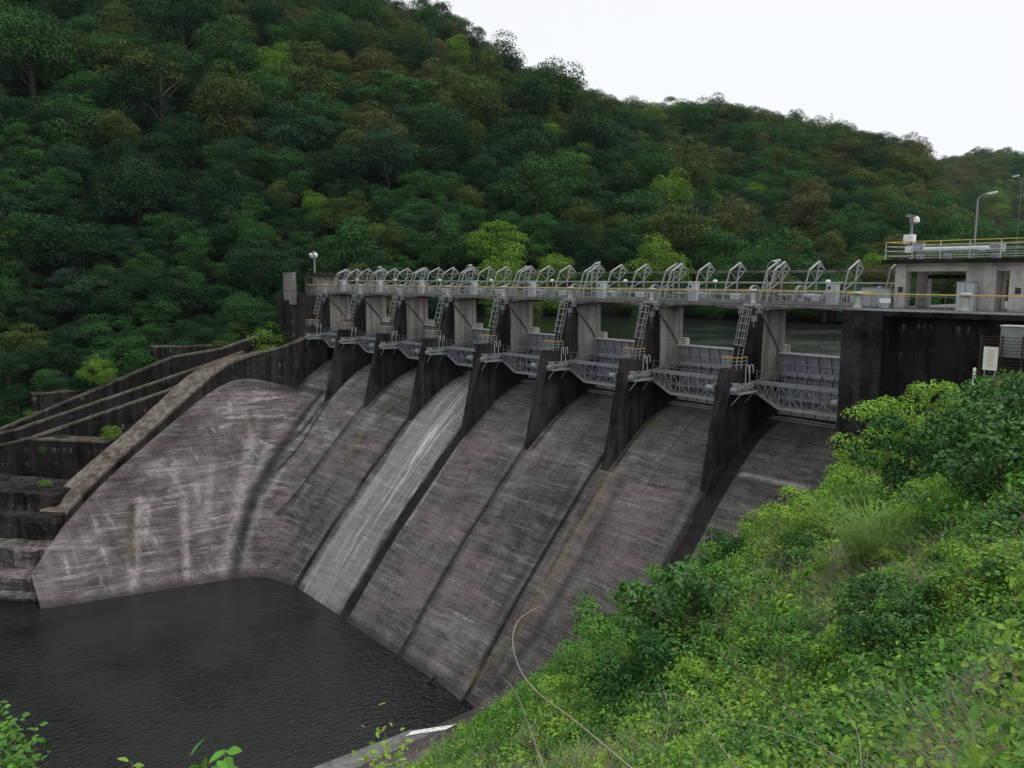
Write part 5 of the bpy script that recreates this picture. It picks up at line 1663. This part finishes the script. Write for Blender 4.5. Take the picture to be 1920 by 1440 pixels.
while len(items) < 9000 and tries < 90000:
    tries += 1
    r = 2.6 * (72 / 2.6) ** (gg.random() ** 0.62); px = gg.uniform(380, 2250)
    a = az_of(px); x, y = CAM[0] + r * math.cos(a), CAM[1] + r * math.sin(a)
    if y > -4.9 or (x < 13 and y > -5.4): continue
    z = bank_z(x, y)
    if z < -32.6: continue
    if x < 12 and y > -46 and zsurf(x, y) > z - 0.1 and y > -21: continue
    if x < -3.5 and z < -31.5 and gg.random() < 0.85: continue
    qx, qy, dz = project((x, y, z + 0.4))
    if not (380 < qx < 2000 and qy < 1700): continue
    n1 = noise.noise(Vector((x * 0.16, y * 0.16, 3.0))) + 0.5 * noise.noise(Vector((x * 0.5, y * 0.5, 5.0))); n2 = noise.noise(Vector((x * 0.6, y * 0.6, 8.0)))
    w_ = [1.0, 0.8, 0.5, 0.5, 0.15, 0.2, 0.18, 0.1, 0.1, 0.8]
    if qx > 1720 and qy < 1000: w_ = [0.15, 0.2, 0.2, 0.4, 1.4, 1.2, 0.1, 0.03, 0.03, 0.15]
    elif qx < 1330 and qy < 1300: w_ = [0.25, 0.2, 1.2, 1.0, 0.3, 0.5, 0.05, 0.08, 0.08, 0.3]
    elif qx < 1000: w_ = [0.6, 0.5, 1.0, 0.9, 0.2, 0.3, 0.1, 0.05, 0.05, 0.5]
    if 1230 < qx < 1760 and 1040 < qy < 1290: n1 += 0.12
    if n1 > 0.16: w_ = [a * 0.5 for a in w_]; w_[7] += 4.0 * n1; w_[8] += 2.5 * n1
    if n1 < -0.2: w_ = [0.2, 0.25, 0.7, 0.8, 0.9, 0.9, 0.05, 0.02, 0.02, 0.2]
    if n2 > 0.1: w_[6] += 0.4
    if n2 < -0.15: w_[4] += 0.4; w_[5] += 0.5
    k = gg.choices(range(10), w_)[0]
    s = gg.uniform(0.6, 1.15) * (0.72 + 0.85 * min(1, r / 40))
    if r < 7: s *= 0.62 if k in (1, 3, 4, 5) else 0.85
    items.append(((x, y, z - 0.03), k, (s, s, s * gg.uniform(0.8, 1.2)), (gg.uniform(-0.25, 0.25), gg.uniform(-0.35, 0.1), gg.random() * 6.28)))
for _ in range(3200):                                    # the rest of the bank, beside and behind the viewpoint
    x, y = gg.uniform(14, 47), gg.uniform(-78, -6); z = bank_z(x, y)
    if math.hypot(x - CAM[0], y - CAM[1]) < 1.6: continue
    qx, qy, dz = project((x, y, z + 0.4))
    if dz > 0 and 380 < qx < 2000: continue
    k = gg.choices(range(10), [1.0, .8, .6, .6, .5, .5, .3, .1, .1, .7])[0]; s = gg.uniform(0.6, 1.3)
    if abs(x - CAM[0]) < 4 and abs(y - CAM[1]) < 4: s *= 0.5
    items.append(((x, y, z - 0.03), k, (s, s, s), (gg.uniform(-0.2, 0.2), gg.uniform(-0.3, 0.1), gg.random() * 6.28)))
print('ground cover', len(items))
scatter('undergrowth', 'dense tangle of weeds and creepers covering the near bank', seeds, items, None)


# ------------------------------------------------------------------ single bushes on the near bank
def bush_mesh(seed, variant, n=2600, leaf=0.085):
    P, N, T, g_ = crown_points(seed, 26, 80, 'loose')
    V, Q = leaf_cards(P, N, leaf * g_.uniform(0.6, 1.2, len(P)), leaf * g_.uniform(0.35, 0.6, len(P)), g_)
    return npmesh('foliage', V, Q, LEAF[variant], {'lv': np.repeat(T, 4)})


def stem_mesh(seed):
    g_ = random.Random(seed); m = MB()
    for i in range(7):
        a = g_.uniform(0, 6.28); r = g_.uniform(0.3, 0.8)
        m.tube([(0.05 * math.cos(a), 0.05 * math.sin(a), -0.9), (0.4 * r * math.cos(a), 0.4 * r * math.sin(a), -0.3), (r * math.cos(a), r * math.sin(a), 0.35)], 0.025, 5, 0.006)
    o = m.build('stems', MAT['twig']); me = o.data; bpy.data.objects.remove(o); return me


BUSH = {(v, i): bush_mesh(300 + i * 7 + k, v, leaf=lf) for k, (v, lf) in enumerate((('shrub', 0.1), ('weed', 0.09), ('kudzu', 0.13), ('mid', 0.1))) for i in range(2)}
STEMS = [stem_mesh(i) for i in range(2)]


def bush(loc, rad, variant, i, label, hz=0.9, group=None):
    t = bpy.data.objects.new('bush', None); COL.objects.link(t); t.location = loc; t.scale = (rad, rad, rad * hz); t.rotation_euler = (0, 0, g.random() * 6)
    tag(t, label, 'bush', group)
    for nm, me in (('foliage', BUSH[(variant, i)]), ('stems', STEMS[i])):
        c = bpy.data.objects.new(nm, me); COL.objects.link(c); c.parent = t; c.location = (0, 0, 0.75)
    return t


BUSHES = [  # pixel of the bush's foot, radius, variant, shape, label
    (1655, 880, 2.2, 'weed', 0, 'light green feathery bush touching the dark abutment corner'),
    (1610, 930, 1.5, 'weed', 1, 'small yellow green bush below the abutment corner'),
    (1735, 860, 2.0, 'weed', 1, 'tall light green bush right of the abutment corner'),
    (1700, 930, 1.8, 'mid', 0, 'brownish green bush under the tall abutment bush'),
    (1850, 850, 1.5, 'kudzu', 0, 'large dark vine covered bush below the signboard'),
    (1925, 850, 1.5, 'kudzu', 1, 'dark leafy bush at the right edge below the grey hut'),
    (1790, 890, 1.4, 'kudzu', 1, 'low dark bush left of the vine covered bush'),
    (1880, 950, 1.5, 'kudzu', 0, 'dark glossy bush at right edge above the grass blades'),
    (1490, 1020, 1.4, 'weed', 0, 'upright bright green bush standing against the chutes'),
    (1440, 1040, 1.3, 'weed', 1, 'spreading light green bush beside the upright bush'),
    (1390, 1070, 1.5, 'mid', 1, 'low green bush at the chute edge near dark band'),
    (1230, 1150, 1.6, 'shrub', 0, 'dark green bush jutting over the chute, topmost of the dark group'),
    (1320, 1140, 1.45, 'shrub', 1, 'bright dark green mound right of the jutting bush'),
    (1140, 1220, 1.9, 'shrub', 1, 'dark bush at the left tip of the dark group'),
    (1250, 1240, 1.8, 'kudzu', 0, 'blackish green bush in the middle of the dark group'),
    (1120, 1290, 1.5, 'shrub', 0, 'small leaved green bush above the bare pale stalk'),
    (1180, 1330, 1.4, 'mid', 0, 'mid green bush below the dark group'),
    (1050, 1350, 1.0, 'weed', 0, 'light green bush beside the curved pale stalk'),
    (985, 1390, 1.0, 'shrub', 1, 'green bush at the end of the white foam strip'),
    (905, 1430, 1.0, 'shrub', 0, 'green bush in front of the flat apron'),
    (760, 1450, 1.0, 'weed', 1, 'pale green bush at the bottom edge below the pool'),
    (1600, 1000, 1.3, 'weed', 1, 'yellow green bush left of the tall grass clump'),
    (1760, 1010, 1.1, 'weed', 0, 'yellow green bush right of the tall grass clump'),
    (1500, 1090, 1.0, 'mid', 1, 'green bush among dry stems mid bank'),
    (1420, 1220, 0.8, 'shrub', 1, 'dark green bush in the middle of the near weeds'),
    (1800, 1150, 0.8, 'weed', 1, 'bright leafy bush right of the withered plants'),
]
for px, py, rad, va, i, lab in BUSHES:
    q = bank_hit(px, py)
    if q is None:
        q = at(px, py, D=60)
    bush((q[0], q[1], min(q[2], bank_z(q[0], q[1])) - 0.15), rad * 1.15, va, i, lab, 1.05)
BV = {'shrub': ('dark green', 'kudzu'), 'weed': ('yellow green', 'weed'), 'kudzu': ('blackish green', 'kudzu'), 'mid': ('mid green', 'mid')}
for k in range(58):
    px, py = gg.uniform(1060, 1900), gg.uniform(960, 1330)
    q = bank_hit(px, py)
    if q is None or (px > 1700 and py < 1000): continue
    dq = np.linalg.norm(q - CAM)
    va = gg.choices(['shrub', 'weed', 'kudzu', 'mid'], [.3, .35, .2, .15])[0]
    where = 'in the lower' if py > 1200 else 'in the middle' if py > 1080 else 'in the upper'
    lab = 'leafy %s bush rising from the weeds %s part of near bank' % (BV[va][0], where)
    bush((q[0], q[1], q[2] - 0.1), gg.uniform(0.38, 0.8) * (0.55 + dq / 34), va, k % 2, lab, 1.0, lab)
# shrubs on the left bank terraces and along the water behind the dam
LB = [(60, 760, 1.6, 'bright'), (130, 725, 1.5, 'mid'), (30, 720, 2.0, 'dark'), (150, 700, 2.2, 'dark'), (230, 690, 2.0, 'dark'), (255, 680, 1.6, 'mid'), (320, 690, 1.2, 'bright'), (90, 690, 2.4, 'mid'), (20, 770, 1.6, 'mid'), (330, 640, 2.3, 'dark'),
      (380, 630, 2.2, 'mid'), (440, 620, 2.2, 'mid'), (500, 610, 2.4, 'dark'), (530, 590, 2.2, 'dark'), (290, 640, 2.4, 'dark'), (240, 640, 2.6, 'dark'), (180, 655, 2.6, 'mid'), (420, 600, 2.5, 'olive'), (470, 585, 2.6, 'dark'), (350, 600, 2.8, 'mid'), (120, 640, 3.0, 'dark'), (60, 640, 3.0, 'dark'), (10, 660, 3.0, 'dark'), (-30, 740, 2.6, 'mid'), (280, 600, 3.0, 'mid'), (200, 610, 3.0, 'dark'),
      (545, 560, 2.2, 'dark'), (520, 545, 3.0, 'dark'), (560, 600, 1.5, 'mid'), (380, 660, 1.3, 'mid'), (480, 640, 0.9, 'bright'), (410, 645, 1.0, 'mid')]
for j, (px, py, rad, va) in enumerate(LB):
    q = at(px, py, X=-94.0 - (0 if py > 680 else (680 - py) * 0.12))
    lab = '%s %s shrub %s' % ({0: 'round', 1: 'bushy', 2: 'sprawling', 3: 'leafy'}[j % 4], ADJ[va], zone(px, py).replace('low down ', '').replace('midway up ', '').replace('left of the floodlight pole', 'beside the dam\'s left end') + (' on the upper slope' if py < 645 else ' near the sloping walls'))
    add_tree((q[0], q[1], q[2] - rad * 1.6), (rad, rad, rad * 0.85), g.random() * 6, [2, 0, 5, 7][j % 4], va, lab, 'shrubs on the left bank: ' + lab, 'shrub', 'shrub')
for (px, py, X_), rad, va, lab in (((210, 805, -78.5), 1.5, 'bright', 'bright leafy shrub growing from the black wall behind guide wall'), ((115, 818, -84), 0.9, 'blue', 'small bluish shrub on the level wall ledge'), ((325, 745, -84), 0.9, 'mid', 'weedy shrub where a sloping wall meets guide wall'), ((85, 905, -73), 1.0, 'bright', 'ferny shrub at the lower end of guide wall'), ((80, 840, -82), 0.6, 'mid', 'small vertical creeper on the black wall')):
    q = at(px, py, X=X_); add_tree((q[0], q[1], q[2] - rad * 1.35), (rad, rad, rad * 0.9), 1.0, 5, va, lab, None, 'shrub', 'shrub')

# ------------------------------------------------------------------ tall grass, dead stalks, saplings close to the camera
q = bank_hit(1640, 1085)
t = thing('grass_clump', tuple(q), 'tall clump of long green grass blades in the middle of bank', 'grass clump')
o = bpy.data.objects.new('green_blades', blade_mesh(50, 'grass', 560, 3.0, 0.034, 1.1, 0.8)); COL.objects.link(o); o.parent = t
o = bpy.data.objects.new('dry_blades', blade_mesh(51, 'dry', 160, 1.6, 0.022, 1.1, 1.5)); COL.objects.link(o); o.parent = t
FG = [(1800, 1440, 1.25, 'arching long grass tuft at the bottom right corner'), (1915, 1330, 1.2, 'long grass tuft at the right edge near the corner'), (1690, 1450, 1.0, 'grass tuft at the bottom edge right of the bare stalks'), (1930, 1180, 1.0, 'thin arching grass tuft at right edge')]
for j, (px, py, L_, lab) in enumerate(FG):
    q = bank_hit(px, py)
    if q is None: continue
    low_plant('grass', (q[0], q[1], q[2] - 0.05), blade_mesh(60 + j, 'grass', 26, L_, 0.016, 0.4, 1.3), 1.0, 1.0 + j, lab, None, 'grass tuft')

TUFT = [blade_mesh(70 + k, 'grass', 150, 1.5, 0.022, 0.6, 1.0) for k in range(2)]
for k in range(26):
    px, py = gg.uniform(1150, 1900), gg.uniform(950, 1300)
    q = bank_hit(px, py)
    if q is None: continue
    low_plant('grass', (q[0], q[1], q[2] - 0.05), TUFT[k % 2], gg.uniform(0.45, 0.9), gg.random() * 6, 'arching green grass tuft scattered among the bank weeds', 'grass tufts scattered over the bank', 'grass tuft')

STALKS = [  # photo pixels and distances along each bare stalk
    ([(1015, 1135, 15), (975, 1160, 14.6), (961, 1200, 14.2), (975, 1255, 13.6), (1010, 1300, 13), (1070, 1345, 12), (1130, 1395, 11), (1190, 1445, 10)], 0.022, 'dead', 'long curved pale bare stalk bending over the lower chute'),
    ([(942, 1270, 14), (965, 1295, 13.5), (985, 1340, 13), (1005, 1400, 12), (1025, 1450, 11)], 0.014, 'dead', 'shorter pale stalk left of the long curved one'),
    ([(1200, 1130, 12), (1310, 1200, 11), (1420, 1280, 9), (1500, 1350, 7.5), (1570, 1440, 6)], 0.012, 'twig', 'long straight brown stem slanting across the weeds'),
    ([(1190, 1300, 9), (1290, 1310, 8.4), (1330, 1370, 7.6), (1390, 1450, 7)], 0.008, 'dead', 'thin arching stalk at the bottom middle'),
    ([(1130, 1380, 9), (1240, 1360, 8.6), (1370, 1350, 8), (1500, 1385, 7), (1590, 1430, 6)], 0.008, 'dead', 'low bowed stalk crossing the bottom weeds'),
    ([(1000, 1310, 12), (1003, 1380, 11.6), (1012, 1450, 11)], 0.012, 'twig', 'upright dark stem beside the curved stalk'),
    ([(1350, 1120, 10), (1375, 1200, 9.5), (1390, 1290, 9)], 0.007, 'twig', 'thin upright brown twig above the dark weeds'),
    ([(1590, 1340, 6), (1610, 1380, 5.8), (1615, 1440, 5.6)], 0.006, 'dead', 'short pale stalk in the near weeds right of center'),
    ([(1240, 1280, 8.5), (1255, 1340, 8), (1240, 1420, 7.6)], 0.006, 'dead', 'wavy pale stalk at the bottom'),
]
for pts, r, mt, lab in STALKS:
    Pw = [Vector(at(a, b, D=d)) for a, b, d in pts]
    m = MB()
    fine = []
    for i in range(len(Pw) - 1):
        p0, p1, p2, p3 = Pw[max(0, i - 1)], Pw[i], Pw[i + 1], Pw[min(len(Pw) - 1, i + 2)]
        for s in (0, 0.25, 0.5, 0.75):
            fine.append(0.5 * ((2 * p1) + (p2 - p0) * s + (2 * p0 - 5 * p1 + 4 * p2 - p3) * s * s + (3 * p1 - p0 - 3 * p2 + p3) * s ** 3))
    e = Pw[-1]; gz = bank_z(e.x, e.y)
    fine += [e, Vector((e.x + 0.15, e.y - 0.1, min(gz - 0.1, e.z - 0.1)))]
    m.tube(fine, r * 0.24, 6, r * 0.5)
    tag(m.build('bare_stalk', MAT[mt], smooth=True), lab, 'stalk')


for k in range(20):
    px, py = gg.uniform(1000, 1700), gg.uniform(1330, 1440); d0 = 6.2 + (1440 - py) * 0.03; ln = gg.uniform(-1, 1)
    P0 = Vector(at(px, py, D=d0)); up_ = gg.uniform(0.3, 1.0)
    gz = bank_z(P0.x, P0.y); B0 = Vector((P0.x, P0.y, gz - 0.05))
    pts = [B0 + Vector((0.9 * ln * t * t, 0.35 * t * t, up_ * (t - 0.35 * t * t))) for t in np.linspace(0, 1, 7)]
    m = MB(); m.tube(pts, 0.005, 5, 0.002)
    tag(m.build('bare_stalk', MAT['dead' if k % 3 else 'twig']), 'thin bent dry stalk among the weeds along the bottom edge', 'stalk', 'thin dry stalks along the bottom edge')


def sapling(tips, label, variant, leaf=0.1, n=40, spread=0.22):
    """leafy shoots whose stems rise from the bank"""
    e = Vector(at(*tips[0][:2], D=tips[0][2])); gx, gy = e.x + 0.9, e.y - 0.2; gz = bank_z(gx, gy)
    t = thing('sapling', (gx, gy, gz), label, 'sapling')
    m = MB(); g_ = np.random.default_rng(len(label)); P, N, T = [], [], []
    for a, b, d in tips:
        tip = Vector(at(a, b, D=d)); mid = Vector(((gx + tip.x) / 2 + 0.2, (gy + tip.y) / 2, gz + (tip.z - gz) * 0.6))
        m.tube([(gx, gy, gz - 0.1), mid, tip], 0.02, 5, 0.005)
        c = g_.uniform(0, 1, (n, 1)) ** 1.5; base = np.array(tip) * (1 - c * 0.35) + np.array(mid) * c * 0.35
        P.append(base + g_.normal(size=(n, 3)) * spread * np.array([1, 1, 0.7])); N.append(unit(g_.normal(size=(n, 3)) * 0.5 + np.array([0.1, -0.2, 1]))); T.append(g_.uniform(0.2, 1, n))
    P, N, T = np.concatenate(P), np.concatenate(N), np.concatenate(T)
    m.build('stem', MAT['twig'], t)
    V, Q = leaf_cards(P - np.array(t['_o']), N, leaf * g_.uniform(0.6, 1.2, len(P)), leaf * g_.uniform(0.35, 0.6, len(P)), g_)
    o = bpy.data.objects.new('foliage', npmesh('foliage', V, Q, LEAF[variant], {'lv': np.repeat(T, 4)})); COL.objects.link(o); o.parent = t


sapling([(8, 1352, 9.5), (28, 1392, 9.3), (-12, 1400, 9.4), (25, 1430, 9.0), (-35, 1370, 9.2)], 'leafy yellow green branches at the bottom left corner', 'shrub', 0.085, 120, 0.13)
sapling([(420, 1405, 7.5), (385, 1425, 7.4), (410, 1430, 7.3)], 'small drooping leafy shoot at bottom edge over the dark water', 'shrub', 0.16, 12, 0.07)
sapling([(247, 1428, 8.0)], 'tiny leafy shoot tip at the bottom edge, leftmost over the water', 'weed', 0.1, 7, 0.06)
sapling([(720, 1370, 13), (735, 1400, 12.8), (700, 1420, 12.6)], 'slender light green shoot in front of the pool corner', 'weed', 0.12, 26, 0.17)
fl_ = MB()
for k, (px, py) in enumerate(((1585, 1300), (1605, 1294), (1648, 1300), (1650, 1290))):
    q = at(px, py, D=7.5 - 0.1 * k)
    for j in range(9):
        c = Vector(q) + Vector((g.uniform(-.06, .06), g.uniform(-.06, .06), g.uniform(-.03, .03)))
        fl_.quad(c + Vector((-.02, 0, 0)), c + Vector((0, -.012, .012)), c + Vector((.02, 0, .01)), c + Vector((0, .015, -.004)))
fo = fl_.build('white_flowers', MAT['white']); tag(fo, 'small cluster of white flower heads among the near weeds', 'flowers', None, 'stuff')

#VEG-END#

# ------------------------------------------------------------------ the damp air over the valley
hz = NT('haze_air')
pv_ = hz.n('ShaderNodeVolumePrincipled'); pv_.inputs['Color'].default_value = (0.86, 0.92, 1.0, 1); pv_.inputs['Density'].default_value = 0.000045; pv_.inputs['Anisotropy'].default_value = 0.2
hz.t.links.new(pv_.outputs[0], hz.out.inputs['Volume'])
tag(MB().box(-1150, 620, -320, 1420, -41.2, 230).build('haze', hz.m), 'thin damp haze over the valley', 'haze', None, 'stuff')

# ------------------------------------------------------------------ sky, sun, view
w = bpy.data.worlds.new('World'); scene.world = w; w.use_nodes = True
nt = w.node_tree; nt.nodes.clear()
out = nt.nodes.new('ShaderNodeOutputWorld'); bg = nt.nodes.new('ShaderNodeBackground')
sky = nt.nodes.new('ShaderNodeTexSky'); sky.sky_type = 'NISHITA'; sky.sun_disc = False
SUN_EL, SUN_AZ = R(58), R(20)                            # azimuth from +X towards +Y
sky.sun_elevation = SUN_EL; sky.sun_rotation = R(90) - SUN_AZ
sky.air_density = 1.0; sky.dust_density = 3.0
hs = nt.nodes.new('ShaderNodeHueSaturation'); hs.inputs['Saturation'].default_value = 0.25
nt.links.new(sky.outputs[0], hs.inputs['Color'])
mx = nt.nodes.new('ShaderNodeMix'); mx.data_type = 'RGBA'
ins = [s for s in mx.inputs if s.type == 'RGBA']
mx.inputs['Factor'].default_value = 0.7
nt.links.new(hs.outputs[0], ins[0]); ins[1].default_value = (10.4, 10.6, 10.8, 1)
nt.links.new([s for s in mx.outputs if s.type == 'RGBA'][0], bg.inputs['Color'])
bg.inputs['Strength'].default_value = 0.115
nt.links.new(bg.outputs[0], out.inputs['Surface'])
sl_ = bpy.data.lights.new('sun', 'SUN'); sl_.energy = 1.5; sl_.angle = R(11); sl_.color = (1.0, 0.96, 0.9)
so = bpy.data.objects.new('sun', sl_); COL.objects.link(so)
dv = Vector((math.cos(SUN_EL) * math.cos(SUN_AZ), math.cos(SUN_EL) * math.sin(SUN_AZ), math.sin(SUN_EL)))
so.rotation_euler = dv.to_track_quat('Z', 'Y').to_euler()
vs = scene.view_settings
vs.view_transform = 'Standard'; vs.look = 'None'; vs.gamma = 1.0; vs.exposure = 0.0; vs.use_curve_mapping = False
scene.cycles.max_bounces = 6; scene.cycles.diffuse_bounces = 3; scene.cycles.transparent_max_bounces = 12
scene.cycles.use_denoising = True
for o in bpy.data.objects:
    if '_o' in o: del o['_o']
